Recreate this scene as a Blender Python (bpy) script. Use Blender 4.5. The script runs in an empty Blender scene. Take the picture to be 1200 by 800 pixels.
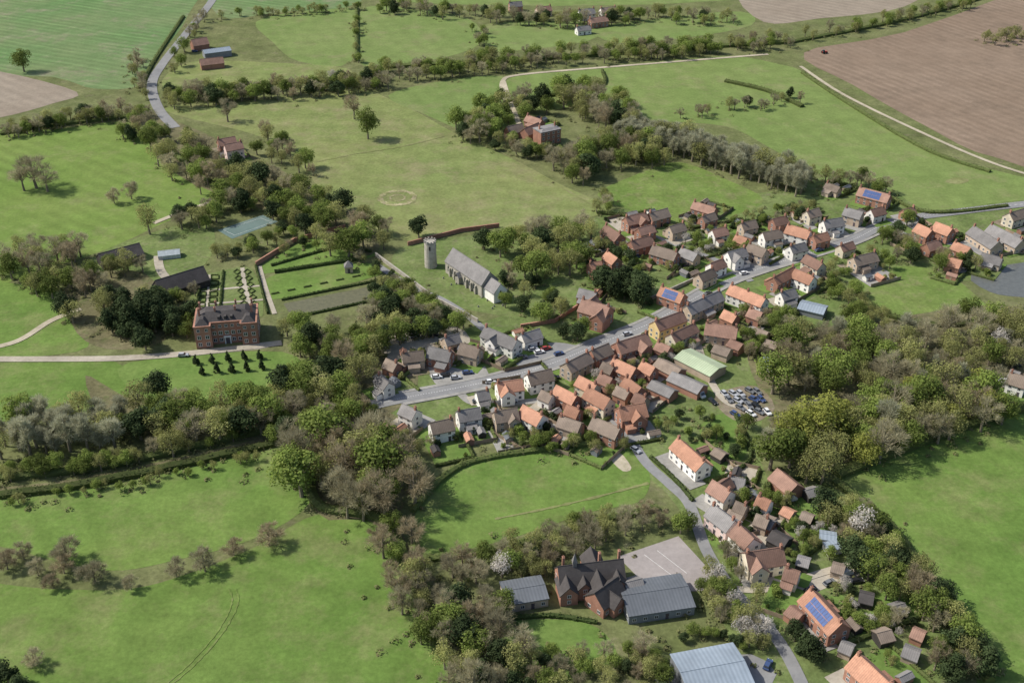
import bpy, bmesh, math, random
import numpy as np
from mathutils import Vector, Matrix
from mathutils.geometry import tessellate_polygon
random.seed(7)
R=math.radians; PI=math.pi
S=bpy.context.scene; C=S.collection
H=235.0; TH=R(31.5); F=1287.0
ct,st=math.cos(TH),math.sin(TH)
def PZ(x,y,z=0.0):
    u=(x-600)/F; v=(400-y)/F
    d=Vector((u,ct+v*st,-st+v*ct)); t=(z-H)/d.z
    return Vector((d.x*t,d.y*t,z))
def pixx(p):
    dep=p.y*ct+(H-p.z)*st
    return 600+F*p.x/dep
def U(a,b): return random.uniform(a,b)
# ---------------- tagging
REG=[]
def tag(o,label,cat,group=None,kind=None):
    o['label']=label; o['category']=cat
    if group: o['group']=group
    if kind: o['kind']=kind
    elif cat not in('ground','field','road'): REG.append(o)
    return o
def link(o,parent=None):
    C.objects.link(o)
    if parent: o.parent=parent
    return o
def empty(name,loc,rz=0,sc=None):
    o=bpy.data.objects.new(name,None); o.location=loc; o.rotation_euler=(0,0,rz); o.empty_display_size=.5
    if sc: o.scale=sc
    return link(o)
def inst(name,mesh,parent=None,loc=(0,0,0),rz=0,mat=None,sc=None):
    o=bpy.data.objects.new(name,mesh); o.location=loc; o.rotation_euler=(0,0,rz)
    if sc: o.scale=sc
    link(o,parent)
    if mat:
        o.material_slots[0].link='OBJECT'; o.material_slots[0].material=mat
    return o
# ---------------- mesh builder
class MB:
    def __init__(s): s.v=[]; s.f=[]
    def add(s,vs,fs):
        n=len(s.v); s.v+=[tuple(v) for v in vs]; s.f+=[tuple(i+n for i in f) for f in fs]
    def box(s,x0,x1,y0,y1,z0,z1,tx=0,ty=0):
        s.add([(x0,y0,z0),(x1,y0,z0),(x1,y1,z0),(x0,y1,z0),(x0+tx,y0+ty,z1),(x1-tx,y0+ty,z1),(x1-tx,y1-ty,z1),(x0+tx,y1-ty,z1)],
          [(0,3,2,1),(4,5,6,7),(0,1,5,4),(1,2,6,5),(2,3,7,6),(3,0,4,7)])
    def ext(s,prof,x0,x1,axis='x'):
        n=len(prof)
        if axis=='x': vs=[(x0,a,b) for a,b in prof]+[(x1,a,b) for a,b in prof]
        else: vs=[(a,x0,b) for a,b in prof]+[(a,x1,b) for a,b in prof]
        s.add(vs,[tuple(range(n))[::-1],tuple(range(n,2*n))]+[(i,(i+1)%n,n+(i+1)%n,n+i) for i in range(n)])
    def tube(s,a,b,ra,rb,k=5):
        a=Vector(a); b=Vector(b); d=(b-a).normalized()
        e=d.orthogonal().normalized(); g=d.cross(e)
        vs=[a+(e*math.cos(2*PI*i/k)+g*math.sin(2*PI*i/k))*ra for i in range(k)]+[b+(e*math.cos(2*PI*i/k)+g*math.sin(2*PI*i/k))*rb for i in range(k)]
        s.add(vs,[(i,(i+1)%k,k+(i+1)%k,k+i) for i in range(k)]+[tuple(range(k))[::-1],tuple(range(k,2*k))])
    def leaf(s,p,n,sz,rnd):
        e=n.orthogonal().normalized(); g=n.cross(e).normalized(); a=rnd.uniform(0,6.3)
        e2=e*math.cos(a)+g*math.sin(a); g2=n.cross(e2).normalized()
        w=sz*rnd.uniform(.5,.9)
        s.add([p-e2*sz,p-g2*w+n*sz*.2,p+e2*sz,p+g2*w+n*sz*.15],[(0,1,2,3)])
    def mesh(s,name,mat):
        m=bpy.data.meshes.new(name); m.from_pydata(s.v,[],s.f); m.materials.append(mat); m.update(); return m
    def build(s,name,mat,parent=None,loc=(0,0,0),rz=0):
        return inst(name,s.mesh(name,mat),parent,loc,rz)
# ---------------- materials
def newmat(name,rough=.85,spec=.2):
    m=bpy.data.materials.new(name); m.use_nodes=True; t=m.node_tree
    b=t.nodes['Principled BSDF']; b.inputs['Roughness'].default_value=rough; b.inputs['Specular IOR Level'].default_value=spec
    return m,t,b
def nd(t,typ,**k):
    n=t.nodes.new(typ)
    for a,v in k.items(): setattr(n,a,v)
    return n
def noise(t,co,sc,det=4,rough=.6):
    n=nd(t,'ShaderNodeTexNoise'); n.inputs['Scale'].default_value=sc; n.inputs['Detail'].default_value=det; n.inputs['Roughness'].default_value=rough
    t.links.new(co,n.inputs['Vector']); return n.outputs['Fac']
def rng(t,v,a,b,c,d):
    n=nd(t,'ShaderNodeMapRange'); t.links.new(v,n.inputs[0])
    for i,x in enumerate((a,b,c,d)): n.inputs[i+1].default_value=x
    return n.outputs[0]
def mth(t,op,a,b=None):
    n=nd(t,'ShaderNodeMath',operation=op)
    for i,x in enumerate((a,b)):
        if x is None: continue
        if isinstance(x,(int,float)): n.inputs[i].default_value=x
        else: t.links.new(x,n.inputs[i])
    return n.outputs[0]
def mix(t,f,a,b,bt='MIX'):
    n=nd(t,'ShaderNodeMix',data_type='RGBA',blend_type=bt)
    for i,x in ((0,f),(6,a),(7,b)):
        if isinstance(x,(int,float)): n.inputs[i].default_value=x
        elif isinstance(x,tuple): n.inputs[i].default_value=(*x,1)
        else: t.links.new(x,n.inputs[i])
    return n.outputs[2]
def val(t,col,v):
    n=nd(t,'ShaderNodeVectorMath',operation='SCALE'); t.links.new(col,n.inputs[0])
    t.links.new(v,n.inputs['Scale']); return n.outputs[0]
def field_mat(name,A,B,sc=.02,D=None,dth=.58,stripes=(),grain=.3):
    m,t,b=newmat(name,.95,.05); co=nd(t,'ShaderNodeTexCoord').outputs['Object']
    c=mix(t,rng(t,noise(t,co,sc,5,.65),.36,.64,0,1),A,B)
    if D: c=mix(t,rng(t,noise(t,co,sc*3.1,6,.75),dth-.04,dth+.14,0,.85),c,D)
    k=rng(t,noise(t,co,.6,3,.75),.3,.7,1-grain*.6,1+grain*.6)
    k=mth(t,'MULTIPLY',k,rng(t,noise(t,co,.09,4,.7),.3,.7,1-grain*.65,1+grain*.65))
    if stripes:
        sx=nd(t,'ShaderNodeSeparateXYZ'); t.links.new(co,sx.inputs[0]); nz_=mth(t,'MULTIPLY',noise(t,co,.012,2),4.0); am=rng(t,noise(t,co,.015,3),.35,.6,.25,1)
        for (ang,per,amp,sharp) in stripes:
            d=mth(t,'ADD',mth(t,'MULTIPLY',sx.outputs[0],math.cos(R(ang))*2*PI/per),mth(t,'MULTIPLY',sx.outputs[1],math.sin(R(ang))*2*PI/per))
            d=mth(t,'ADD',d,nz_); w=rng(t,mth(t,'SINE',d),sharp,1,0 if sharp>0 else -amp,amp)
            k=mth(t,'MULTIPLY',k,mth(t,'ADD',1.0,mth(t,'MULTIPLY',w,am)))
    t.links.new(val(t,c,k),b.inputs['Base Color']); return m
def leaf_mat(name,A,B,tr=.3,vr=.3):
    m,t,b=newmat(name,.8,.1); co=nd(t,'ShaderNodeTexCoord').outputs['Object']; oi=nd(t,'ShaderNodeObjectInfo').outputs['Random']
    n=noise(t,co,.7,2)
    c=mix(t,rng(t,n,.35,.65,0,1),A,B)
    k=mth(t,'MULTIPLY',rng(t,oi,0,1,1-vr,1+vr),rng(t,n,.3,.7,1.15,.85))
    c=val(t,c,k); t.links.new(c,b.inputs['Base Color'])
    tl=nd(t,'ShaderNodeBsdfTranslucent'); t.links.new(c,tl.inputs[0]); ms=nd(t,'ShaderNodeMixShader'); ms.inputs[0].default_value=tr
    t.links.new(b.outputs[0],ms.inputs[1]); t.links.new(tl.outputs[0],ms.inputs[2]); t.links.new(ms.outputs[0],t.nodes['Material Output'].inputs[0])
    return m
def surf(name,A,B,sc=1.2,rough=.85,vr=.15,spec=.2,metal=0,rows=0):
    m,t,b=newmat(name,rough,spec); co=nd(t,'ShaderNodeTexCoord').outputs['Object']; oi=nd(t,'ShaderNodeObjectInfo').outputs['Random']
    c=mix(t,rng(t,noise(t,co,sc,5,.75),.32,.68,0,1),A,B)
    k=mth(t,'MULTIPLY',rng(t,oi,0,1,1-vr,1+vr),rng(t,noise(t,co,sc*.2,3),.3,.7,.82,1.18))
    if rows:
        sx=nd(t,'ShaderNodeSeparateXYZ'); t.links.new(co,sx.inputs[0])
        k=mth(t,'MULTIPLY',k,rng(t,mth(t,'SINE',mth(t,'MULTIPLY',sx.outputs[0],2*PI/rows)),-1,1,.88,1.08))
    t.links.new(val(t,c,k),b.inputs['Base Color']); b.inputs['Metallic'].default_value=metal; return m
def plain(name,c,rough=.6,spec=.4,metal=0):
    return surf(name,c,tuple(x*.88 for x in c),3,rough,0,spec,metal)
M={
'ground':field_mat('rough_ground',(.105,.124,.046),(.145,.152,.068),.03,(.18,.157,.1),.6,(),.42),
'village':field_mat('village_grass',(.105,.147,.045),(.14,.172,.064),.05,(.19,.167,.115),.58,(),.42),
'wood':field_mat('woodland_floor',(.12,.112,.056),(.155,.14,.08),.06,(.08,.115,.034),.55,(),.42),
'g_low':field_mat('pasture_grass',(.1,.168,.037),(.13,.19,.048),.014,(.165,.187,.07),.53,((35,7,.03,-1),),.28),
'g_low2':field_mat('pasture_grass_rough',(.093,.158,.034),(.125,.183,.046),.014,(.163,.18,.07),.52,((80,9,.03,-1),),.28),
'g_mid':field_mat('paddock_grass',(.11,.168,.04),(.145,.192,.055),.03,(.19,.185,.09),.54,(),.32),
'g_meadow':field_mat('old_meadow_grass',(.148,.187,.062),(.182,.203,.076),.014,(.215,.2,.104),.52,(),.3),
'g_up':field_mat('mown_grass',(.12,.186,.042),(.148,.2,.054),.014,(.18,.198,.08),.56,((55,9,.075,-1),),.22),
'g_far':field_mat('far_grass',(.132,.186,.056),(.16,.204,.07),.012,(.187,.19,.09),.55,((20,12,.04,-1),),.22),
'g_pitch':field_mat('sports_grass',(.135,.188,.056),(.157,.203,.066),.012,(.198,.2,.094),.56,((12,14,.04,-1),),.22),
'arable':field_mat('sprouting_crop',(.105,.178,.066),(.145,.188,.084),.01,(.215,.195,.135),.56,((65,7,.1,-1),(65,24,.2,.96)),.2),
'plough':field_mat('ploughed_soil',(.19,.14,.1),(.218,.164,.12),.01,(.155,.118,.086),.55,((28,7,.09,-1),(28,26,.1,.95)),.18),
'pale_soil':field_mat('pale_tilled_soil',(.225,.185,.142),(.255,.215,.167),.012,None,.58,((50,8,.09,-1),),.2),
'lawn':field_mat('lawn_grass',(.105,.172,.04),(.135,.194,.052),.07,None,.6,(),.26),
'lawn2':field_mat('rough_lawn',(.108,.153,.046),(.148,.177,.068),.1,(.19,.175,.108),.58,(),.38),
'faint':field_mat('worn_grass',(.165,.185,.068),(.2,.2,.095),.08,None,.6,(),.3),
'gravel':field_mat('gravel',(.32,.285,.225),(.39,.35,.285),.08,(.26,.22,.165),.6,(),.2),
'soil':field_mat('garden_soil',(.18,.145,.102),(.22,.185,.137),.1,(.115,.145,.05),.54,(),.35),
'tarmac':field_mat('worn_asphalt',(.2,.2,.2),(.24,.237,.23),.06,(.18,.177,.17),.6,(),.14),
'yard':field_mat('pinkish_tarmac',(.28,.25,.235),(.31,.28,.265),.06,(.24,.215,.2),.6,(),.14),
'pave':field_mat('concrete_paving',(.25,.24,.22),(.3,.29,.265),.1,(.2,.19,.165),.58,(),.2),
'track':field_mat('dirt_track',(.34,.3,.22),(.42,.37,.28),.06,(.22,.215,.11),.6,(),.2),
'paint':plain('road_paint',(.7,.7,.67),.6),
'court':field_mat('court_surface',(.115,.165,.15),(.14,.185,.17),.05,None,.6,(),.1),
'W':surf('white_render',(.82,.79,.73),(.72,.69,.63),.8),'C':surf('cream_render',(.67,.59,.46),(.59,.52,.4),.8),
'Y':surf('yellow_render',(.62,.46,.22),(.54,.4,.2),.8),'K':surf('pink_render',(.66,.5,.45),(.58,.44,.4),.8),
'B':surf('red_brick',(.35,.185,.13),(.28,.145,.102),1.5),'P':surf('pale_brick',(.46,.37,.28),(.4,.31,.23),1.5),
'D':surf('dark_boarding',(.06,.054,.048),(.042,.037,.034),1.5),'F':surf('flint_stone',(.42,.385,.32),(.32,.295,.25),2.5),
'G':surf('grey_cladding',(.2,.21,.22),(.17,.18,.19),.5),
'o':surf('orange_pantile',(.42,.225,.148),(.31,.165,.11),1.4,.85,.3,.2,0,.6),'r':surf('red_brown_tile',(.29,.175,.13),(.22,.135,.103),1.4,.85,.28,.2,0,.6),
'b':surf('brown_tile',(.235,.185,.145),(.185,.147,.117),1.4,.85,.25,.2,0,.6),
's':surf('grey_slate',(.215,.202,.192),(.165,.156,.15),1.2,.75,.24,.3,0,.6),'d':surf('dark_roofing',(.08,.072,.068),(.058,.052,.05),1.2,.85,.1),
'g':surf('pale_green_sheet',(.42,.48,.32),(.36,.43,.28),.4,.6,.05,.3,0,1.0),'m':surf('blue_grey_sheet',(.27,.315,.36),(.235,.28,.325),.4,.5,.08,.4,0,1.2),
'n':surf('grey_sheet',(.125,.135,.148),(.105,.115,.127),.4,.6,.05,.3,0,1.0),
'frame':plain('white_frame',(.7,.7,.68),.5),'glass':plain('window_glass',(.03,.035,.045),.12,.6),
'door':surf('painted_door',(.1,.06,.05),(.05,.07,.1),.1,.5,.5),'solar':plain('solar_cells',(.05,.095,.24),.55,.25),
'trunk':surf('bark',(.24,.205,.145),(.17,.145,.1),2,.95,.2),'timber':surf('weathered_timber',(.29,.22,.15),(.21,.165,.12),2,.9,.25),
'rubber':plain('tyre_rubber',(.03,.03,.03),.9,.1),'lamp':plain('lamp_glass',(.7,.7,.68),.2,.6),
'stone':surf('weathered_stone',(.42,.39,.33),(.33,.305,.265),2),
'hedge':leaf_mat('hedge_leaf',(.095,.128,.038),(.135,.157,.056)),'box':leaf_mat('box_leaf',(.055,.08,.025),(.075,.1,.033),.2,.1),
'La':leaf_mat('bare_twigs',(.4,.365,.235),(.32,.29,.18),.42,.25),'Lp':leaf_mat('pale_twigs',(.44,.435,.3),(.37,.365,.245),.42,.14),
'Lr':leaf_mat('russet_twigs',(.38,.32,.205),(.31,.26,.16),.42,.2),
'Lb':leaf_mat('fresh_leaf',(.155,.21,.045),(.215,.26,.07),.42,.38),'Lg':leaf_mat('olive_bud_leaf',(.28,.29,.1),(.33,.33,.13),.42,.25),
'Lc':leaf_mat('evergreen_leaf',(.042,.063,.024),(.062,.086,.034),.2,.3),'Ly':leaf_mat('yellow_green_leaf',(.31,.325,.075),(.26,.28,.07),.45,.12),
'Lw':leaf_mat('white_blossom',(.54,.5,.45),(.42,.39,.34),.35,.2),
'water':plain('murky_water',(.125,.118,.058),.25,.4),'lake':plain('still_water',(.12,.125,.115),.3,.4),
}
# ---------------- ground & fields
zc=[.02]
def nz():
    zc[0]+=.0015; return zc[0]
def cat_rom(ps,n=6,closed=False):
    out=[]; N=len(ps)
    for i in range(N if closed else N-1):
        g=lambda j: ps[j%N] if closed else ps[max(0,min(N-1,j))]
        a,b,c,d=g(i-1),g(i),g(i+1),g(i+2)
        for k in range(n):
            t=k/n
            out.append(.5*((2*b)+(c-a)*t+(2*a-5*b+4*c-d)*t*t+(3*b-a-3*c+d)*t**3))
    if not closed: out.append(ps[-1])
    return out
def poly(name,px,mat,label,cat='field',z=None,sm=4,world=False):
    z=z or nz(); ps=[Vector(p) if world else PZ(*p) for p in px]
    if sm: ps=cat_rom(ps,sm,True)
    ps=[Vector((p.x,p.y,0)) for p in ps]
    tris=tessellate_polygon([ps])
    me=bpy.data.meshes.new(name); vs=[(p.x,p.y,z) for p in ps]
    fs=[]
    for a,b,c in tris:
        if (ps[b]-ps[a]).cross(ps[c]-ps[a]).z<0: b,c=c,b
        fs.append((a,b,c))
    me.from_pydata(vs,[],fs); me.materials.append(M[mat])
    return tag(inst(name,me),label,cat,None,'structure')
g=MB(); g.add([(-3500,-1500,0),(3500,-1500,0),(3500,6000,0),(-3500,6000,0)],[(0,1,2,3)])
tag(g.build('ground',M['ground']),'rough green and brown ground under the whole village','ground',None,'structure')
poly('village_green_ground',[(440,440),(560,380),(660,340),(690,260),(760,240),(900,225),(1000,205),(1250,225),(1250,330),(1100,330),(960,390),(900,470),(900,560),(1000,580),(1060,680),(1130,800),(900,820),(820,640),(760,560),(640,520),(470,510)],'village','grassy garden ground between the village houses','ground')
FD=[
('pasture',[(-60,160),(60,152),(150,144),(200,178),(246,214),(238,240),(190,262),(130,290),(60,312),(-60,330)],'g_up','bright mown pasture at left holding a big bare clump'),
('meadow',[(190,128),(300,118),(405,102),(470,122),(540,160),(600,186),(660,218),(716,246),(640,262),(560,270),(485,282),(440,268),(370,215),(320,165)],'g_meadow','large yellowish meadow with a ring mark behind the church'),
('pasture',[(455,112),(520,95),(590,90),(600,122),(605,150),(560,158),(500,135)],'g_far','green pasture between the meadow and the farm lane'),
('pasture',[(422,14),(460,8),(548,22),(562,52),(500,72),(440,78),(420,68)],'g_far','bright green top field with a straight left hedge'),
('pasture',[(300,26),(350,14),(416,12),(412,72),(350,72),(320,50)],'g_far','pale green field left of the straight hedge at top'),
('pasture',[(195,88),(230,72),(330,74),(405,80),(400,92),(300,98),(200,104)],'g_meadow','rough strip paddock below the top left farm'),
('pasture',[(565,30),(640,25),(700,30),(690,48),(600,60),(572,58)],'g_far','small top paddock below the far houses'),
('pasture',[(700,32),(790,20),(870,14),(880,30),(800,45),(720,50)],'g_far','narrow top paddock right of the far houses'),
('arable_field',[(-80,-60),(235,-60),(222,15),(180,72),(165,100),(110,104),(60,90),(-80,70)],'arable','sprouting striped arable field in the top left corner'),
('bare_field',[(-80,76),(0,84),(90,108),(60,122),(0,138),(-80,150)],'pale_soil','bare brown wedge of soil at the left edge'),
('pasture',[(592,92),(720,78),(850,66),(915,76),(940,84),(1000,122),(1085,172),(1160,198),(1260,222),(1260,232),(1180,236),(1090,246),(1040,222),(960,204),(900,172),(850,148),(760,140),(705,120),(640,130),(605,120)],'g_pitch','long green sports field below the ploughed land'),
('ploughed_field',[(942,62),(1060,38),(1260,-20),(1260,175),(1165,184),(1085,148),(1000,100)],'plough','big brown ploughed field at top right'),
('pale_field',[(868,-10),(960,-30),(1100,-30),(1060,8),(960,22),(895,26)],'pale_soil','pale bare field along the top edge'),
('arable_field',[(250,-40),(430,-40),(420,4),(330,14),(255,18)],'arable','thin striped field at the top beside the road'),
('pasture',[(435,-50),(860,-50),(860,0),(435,0)],'g_far','far pasture beyond the top edge'),
('paddock',[(700,228),(745,205),(795,190),(850,210),(895,234),(860,252),(800,262),(745,248)],'g_mid','small green paddock beside the bare poplar row'),
('paddock',[(1020,322),(1060,312),(1108,320),(1150,352),(1165,372),(1100,378),(1035,366),(1005,345)],'g_mid','green paddock left of the grey lake'),
('pasture',[(980,562),(1060,530),(1130,505),(1280,470),(1320,900),(1180,860),(1130,760),(1080,670),(1040,615)],'g_low','wide bright pasture filling the lower right edge'),
('pasture',[(-60,592),(100,572),(220,548),(345,520),(362,545),(362,590),(300,630),(210,655),(120,668),(0,640),(-60,635)],'g_low','bright middle left pasture above the row of bare shrubs'),
('pasture',[(-100,690),(60,690),(150,690),(220,672),(300,640),(375,602),(450,615),(485,690),(520,760),(545,860),(-200,860)],'g_low2','large bright pasture in the lower left corner'),
('paddock',[(488,598),(520,560),(560,540),(650,528),(735,522),(752,540),(762,562),(748,588),(690,600),(600,630),(510,650),(490,630)],'g_low','rounded green paddock at the centre above the school'),
('parkland',[(-60,425),(60,424),(135,424),(150,450),(140,485),(60,482),(-60,500)],'g_low2','shaded park grass below the pale manor drive'),
('parkland',[(-60,330),(80,345),(100,380),(90,412),(-60,412)],'g_low','park grass left of the dark evergreen clump'),
('parkland',[(110,300),(215,262),(250,268),(240,310),(170,340),(120,330)],'lawn2','rough grass around the dark barns'),
('parkland',[(150,425),(330,412),(350,446),(300,468),(220,475),(160,460)],'lawn','tree shaded grass in front of the manor'),
('churchyard',[(470,290),(580,275),(680,290),(690,345),(640,375),(560,365),(500,350),(465,330)],'lawn2','grassy churchyard around the church and round tower'),
('paddock',[(570,735),(640,725),(700,735),(720,775),(640,800),(575,770)],'lawn','small school field of green grass at the bottom'),
('paddock',[(895,590),(950,575),(985,600),(960,640),(925,625)],'lawn','green back garden lawn above the white sheds'),
('paddock',[(820,500),(860,485),(875,530),(840,555)],'lawn','long garden right of the long orange roofed cottage'),
('paddock',[(1005,712),(1050,690),(1075,720),(1030,735)],'lawn','garden lawn right of the solar panelled cottage'),
('paddock',[(880,465),(960,450),(1010,470),(940,480),(890,490)],'g_mid','narrow grass strip right of the car yard'),
('garden',[(305,345),(322,322),(425,308),(445,322),(330,350)],'g_low','long manor garden lawn beside the canal pond'),
('garden',[(300,318),(345,288),(400,270),(440,300),(330,318)],'lawn','upper manor garden plot behind its lawn'),
('garden',[(228,330),(258,318),(296,316),(308,370),(270,364),(228,366)],'lawn2','formal parterre ground behind the manor'),
]
for n,px,m,l in FD: poly(n,px,m,l)
for n,px,m,l in [('woodland_floor',[(100,440),(160,470),(250,480),(330,460),(470,400),(480,470),(350,510),(150,510)],'wood','leaf littered floor of the wood below the manor'),
 ('woodland_floor',[(360,490),(450,480),(490,530),(470,620),(530,700),(600,800),(540,800),(450,620),(370,600)],'wood','brown floor of the central bare wood'),
 ('woodland_floor',[(880,400),(1000,380),(1200,360),(1200,470),(1000,540),(920,540),(900,480)],'wood','brown floor of the big right hand wood'),
 ('woodland_floor',[(170,130),(330,200),(440,270),(420,300),(330,255),(200,200)],'wood','floor of the tree belt behind the tennis court'),
 ('woodland_floor',[(80,330),(170,320),(200,390),(140,410),(90,390)],'wood','dark floor beneath the evergreen clump')]: poly(n,px,m,l,'ground')
poly('lake',[(1138,322),(1210,306),(1260,310),(1260,350),(1195,348),(1160,342)],'lake','still grey lake at the right edge','water',None,3)
poly('canal_pond',[(332,356),(442,334),(449,348),(342,371)],'water','long olive ornamental canal in the manor garden','water',None,0)
poly('tennis_court',[(255,270),(308,252),(326,260),(272,280)],'court','blue green tennis court behind the manor','ground',None,0)
poly('playground',[(724,652),(795,628),(832,668),(824,692),(765,694)],'yard','pinkish tarmac school playground','ground',None,0)
poly('car_yard',[(838,462),(885,452),(908,478),(880,496),(850,486)],'soil','brown dirt yard full of parked cars','ground',None,3)
poly('forecourt',[(226,411),(304,404),(330,400),(331,404),(304,409),(227,417)],'gravel','pale gravel forecourt of the manor','ground',None,0)
poly('village_square',[(602,418),(640,402),(672,404),(690,412),(655,432),(615,432)],'tarmac','wide tarmac triangle at the village junction','road',None,3)
poly('yard',[(450,392),(500,380),(545,388),(550,420),(500,432),(455,420)],'gravel','pale gravel yard left of the village square','ground',None,3)
poly('yard',[(505,432),(560,425),(570,445),(520,455)],'pave','paved parking yard beside the main road','ground',None,3)
poly('yard',[(735,290),(800,298),(815,312),(770,314)],'pave','paved close between the upper houses','ground',None,3)
poly('yard',[(775,802),(790,782),(880,766),(905,800)],'tarmac','tarmac apron around the bottom shed','ground',None,3)
poly('yard',[(915,690),(960,674),(1000,666),(1008,674),(970,688),(930,702)],'gravel','gravel drive near the solar panelled cottage','ground',None,3)
poly('yard',[(660,480),(700,470),(760,480),(740,505),(690,512)],'gravel','gravel yard among the orange roofed cottages','ground',None,3)
poly('worn_patch',[(1108,213),(1120,208),(1136,211),(1124,216)],'faint','worn goalmouth patch on the sports field','ground',None,3)
poly('worn_patch',[(716,538),(726,530),(740,548),(730,552)],'track','worn bare patch at the paddock corner','ground',None,3)
# ring in meadow
rc=PZ(466,232); rm=MB(); n=64
for ra,rb in ((7.6,10.2),(3.3,4.4)):
    rm.add([(rc.x+r*math.cos(2*PI*i/n),rc.y+r*math.sin(2*PI*i/n),.14) for i in range(n) for r in (ra*U(.94,1.06),rb*U(.94,1.06))],[(2*i,2*i+1,(2*i+3)%(2*n),(2*i+2)%(2*n)) for i in range(n)])
tag(rm.build('ring_mark',field_mat('ring_earth',(.31,.27,.17),(.19,.2,.08),.25,None,.6,(),.5)),'pale earth ring worn into the large meadow','ground',None,'structure')
# ---------------- roads
RS=[]
def strip(name,px,w,mat,z,label,cat='road',off=0,raise_=0,road=True,wob=0):
    ps=cat_rom([PZ(*p) for p in px],10); m=MB(); vs=[]
    for i,p in enumerate(ps):
        d=(ps[min(i+1,len(ps)-1)]-ps[max(i-1,0)]); d.z=0; d.normalize(); nn=Vector((-d.y,d.x,0)); ww=w/2*(1+U(-wob,wob))
        a=p+nn*(off-ww); b=p+nn*(off+ww); vs+=[(a.x,a.y,z),(b.x,b.y,z)]
        if road: RS.append((p.x,p.y,w/2))
    k=len(ps); fs=[(2*i,2*i+2,2*i+3,2*i+1) for i in range(k-1)]
    if raise_:
        vs2=[(x,y,.0) for x,y,_ in vs]; vs+=vs2
        for i in range(k-1): fs+=[(2*i+2*k,2*i+2+2*k,2*i+2,2*i),(2*i+1,2*i+3,2*i+3+2*k,2*i+1+2*k)]
    m.add(vs,fs); return tag(m.build(name,M[mat]),label,cat,None,'structure')
MAIN=[(430,476),(470,467),(530,456),(590,443),(650,425),(700,404),(760,380),(810,352),(850,330),(900,312),(950,297),(1000,281),(1045,260),(1110,250),(1230,236)]
LANE=[(668,432),(700,470),(735,510),(757,542),(785,568),(808,592),(828,645),(858,690),(900,735),(925,772),(950,825)]
strip('road',MAIN,6.4,'tarmac',.25,'grey main street running diagonally through the village')
strip('road',LANE,3.8,'tarmac',.246,'grey lane winding down past the cottages to bottom right')
strip('road',[(640,412),(600,405),(570,388),(545,368),(515,350),(480,335),(440,310)],3.4,'tarmac',.242,'narrow grey lane from the square towards the church')
strip('road',[(262,-25),(248,2),(222,35),(190,76),(178,100),(186,128),(205,150)],6.5,'tarmac',.25,'pale road curving down from the top left')
strip('lane',[(592,118),(589,96),(610,88),(700,80),(800,72),(900,64)],3.2,'track',.25,'pale farm lane across the far fields')
strip('lane',[(590,96),(596,115),(604,135),(612,155)],3.2,'track',.246,'pale farm lane down to the brick hall')
strip('track',[(938,78),(990,112),(1085,158),(1165,192),(1240,215)],2.6,'track',.25,'pale track along the edge of the ploughed field')
strip('drive',[(-40,421),(60,421),(140,420),(226,414),(330,402)],4,'gravel',.25,'pale gravel drive leading to the manor')
strip('drive',[(-30,412),(20,400),(60,376),(95,362)],3,'track',.246,'narrow pale track through the park at left')
strip('lane',[(-40,578),(60,568),(130,556),(250,530),(352,504),(400,490)],2.6,'wood',.246,'narrow brown lane between hedges at left')
strip('track',[(180,262),(210,250),(245,238)],3,'track',.25,'short pale track beside the left pasture')
strip('track',[(185,300),(190,320),(215,345)],4,'gravel',.25,'gravel yard track between the dark barns')
strip('track',[(815,395),(830,440),(850,470),(880,480)],3,'gravel',.24,'track leading to the car yard')
strip('track',[(860,690),(900,690),(960,672),(1000,660)],2.6,'gravel',.24,'gravel track to the white shed')
strip('track',[(1045,262),(1060,275),(1110,285),(1170,300)],3.6,'tarmac',.24,'short lane to the orange roofed farm')
strip('track',[(880,330),(850,310),(800,290),(760,275)],3.4,'tarmac',.24,'close road among the upper houses')
strip('track',[(655,465),(625,470),(590,472),(555,472),(540,462)],3.2,'pave',.238,'close road serving the white houses')
strip('path',[(580,608),(640,596),(700,582),(760,566)],1.0,'faint',.16,'faint worn path across the central paddock','path',0,0,False,.6)
strip('path',[(455,605),(462,660),(482,715),(520,760),(535,820)],.7,'g_meadow',.16,'faint worn path along the lower left pasture','path',0,0,False,.6)
strip('path',[(370,190),(420,180),(470,172),(520,160)],1.2,'faint',.16,'faint pale streak across the large meadow','path',0,0,False,.8)
strip('path',[(540,150),(600,186),(650,215),(700,244)],1.0,'faint',.16,'faint track along the edge of the large meadow','path',0,0,False,.8)
strip('path',[(185,810),(225,775),(258,735),(272,705),(268,690)],.5,'g_mid',.16,'faint left tyre mark in the lower left pasture','path',0,0,False,.7)
strip('path',[(191,810),(231,776),(264,737),(279,706),(276,690)],.5,'g_mid',.157,'faint right tyre mark in the lower left pasture','path',0,0,False,.7)
strip('pavement',MAIN[1:13],1.6,'pave',.37,'raised pavement along the upper side of main street','pavement',4.0,1,False)
strip('pavement',MAIN[1:13],1.6,'pave',.37,'raised pavement along the lower side of main street','pavement',-4.0,1,False)
dm=MB(); ps=cat_rom([PZ(*p) for p in MAIN],40)
for i in range(0,len(ps)-1,2):
    a,b=ps[i],ps[i+1]; d=(b-a).normalized(); nn=Vector((-d.y,d.x,0))*.09; q=[a-nn,a+nn,b+nn,b-nn]
    dm.add([(v.x,v.y,.256) for v in q],[(3,2,1,0)])
tag(dm.build('road_markings',M['paint']),'dashed white centre line on the main street','road marking',None,'structure')
pm=MB()
def pline(pts,w=.15,z=.2):
    for a,b in zip(pts,pts[1:]):
        a=PZ(*a);b=PZ(*b); d=(b-a).normalized(); nn=Vector((-d.y,d.x,0))*w; pm.add([(v.x,v.y,z) for v in (a-nn,b-nn,b+nn,a+nn)],[(0,1,2,3)])
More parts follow.
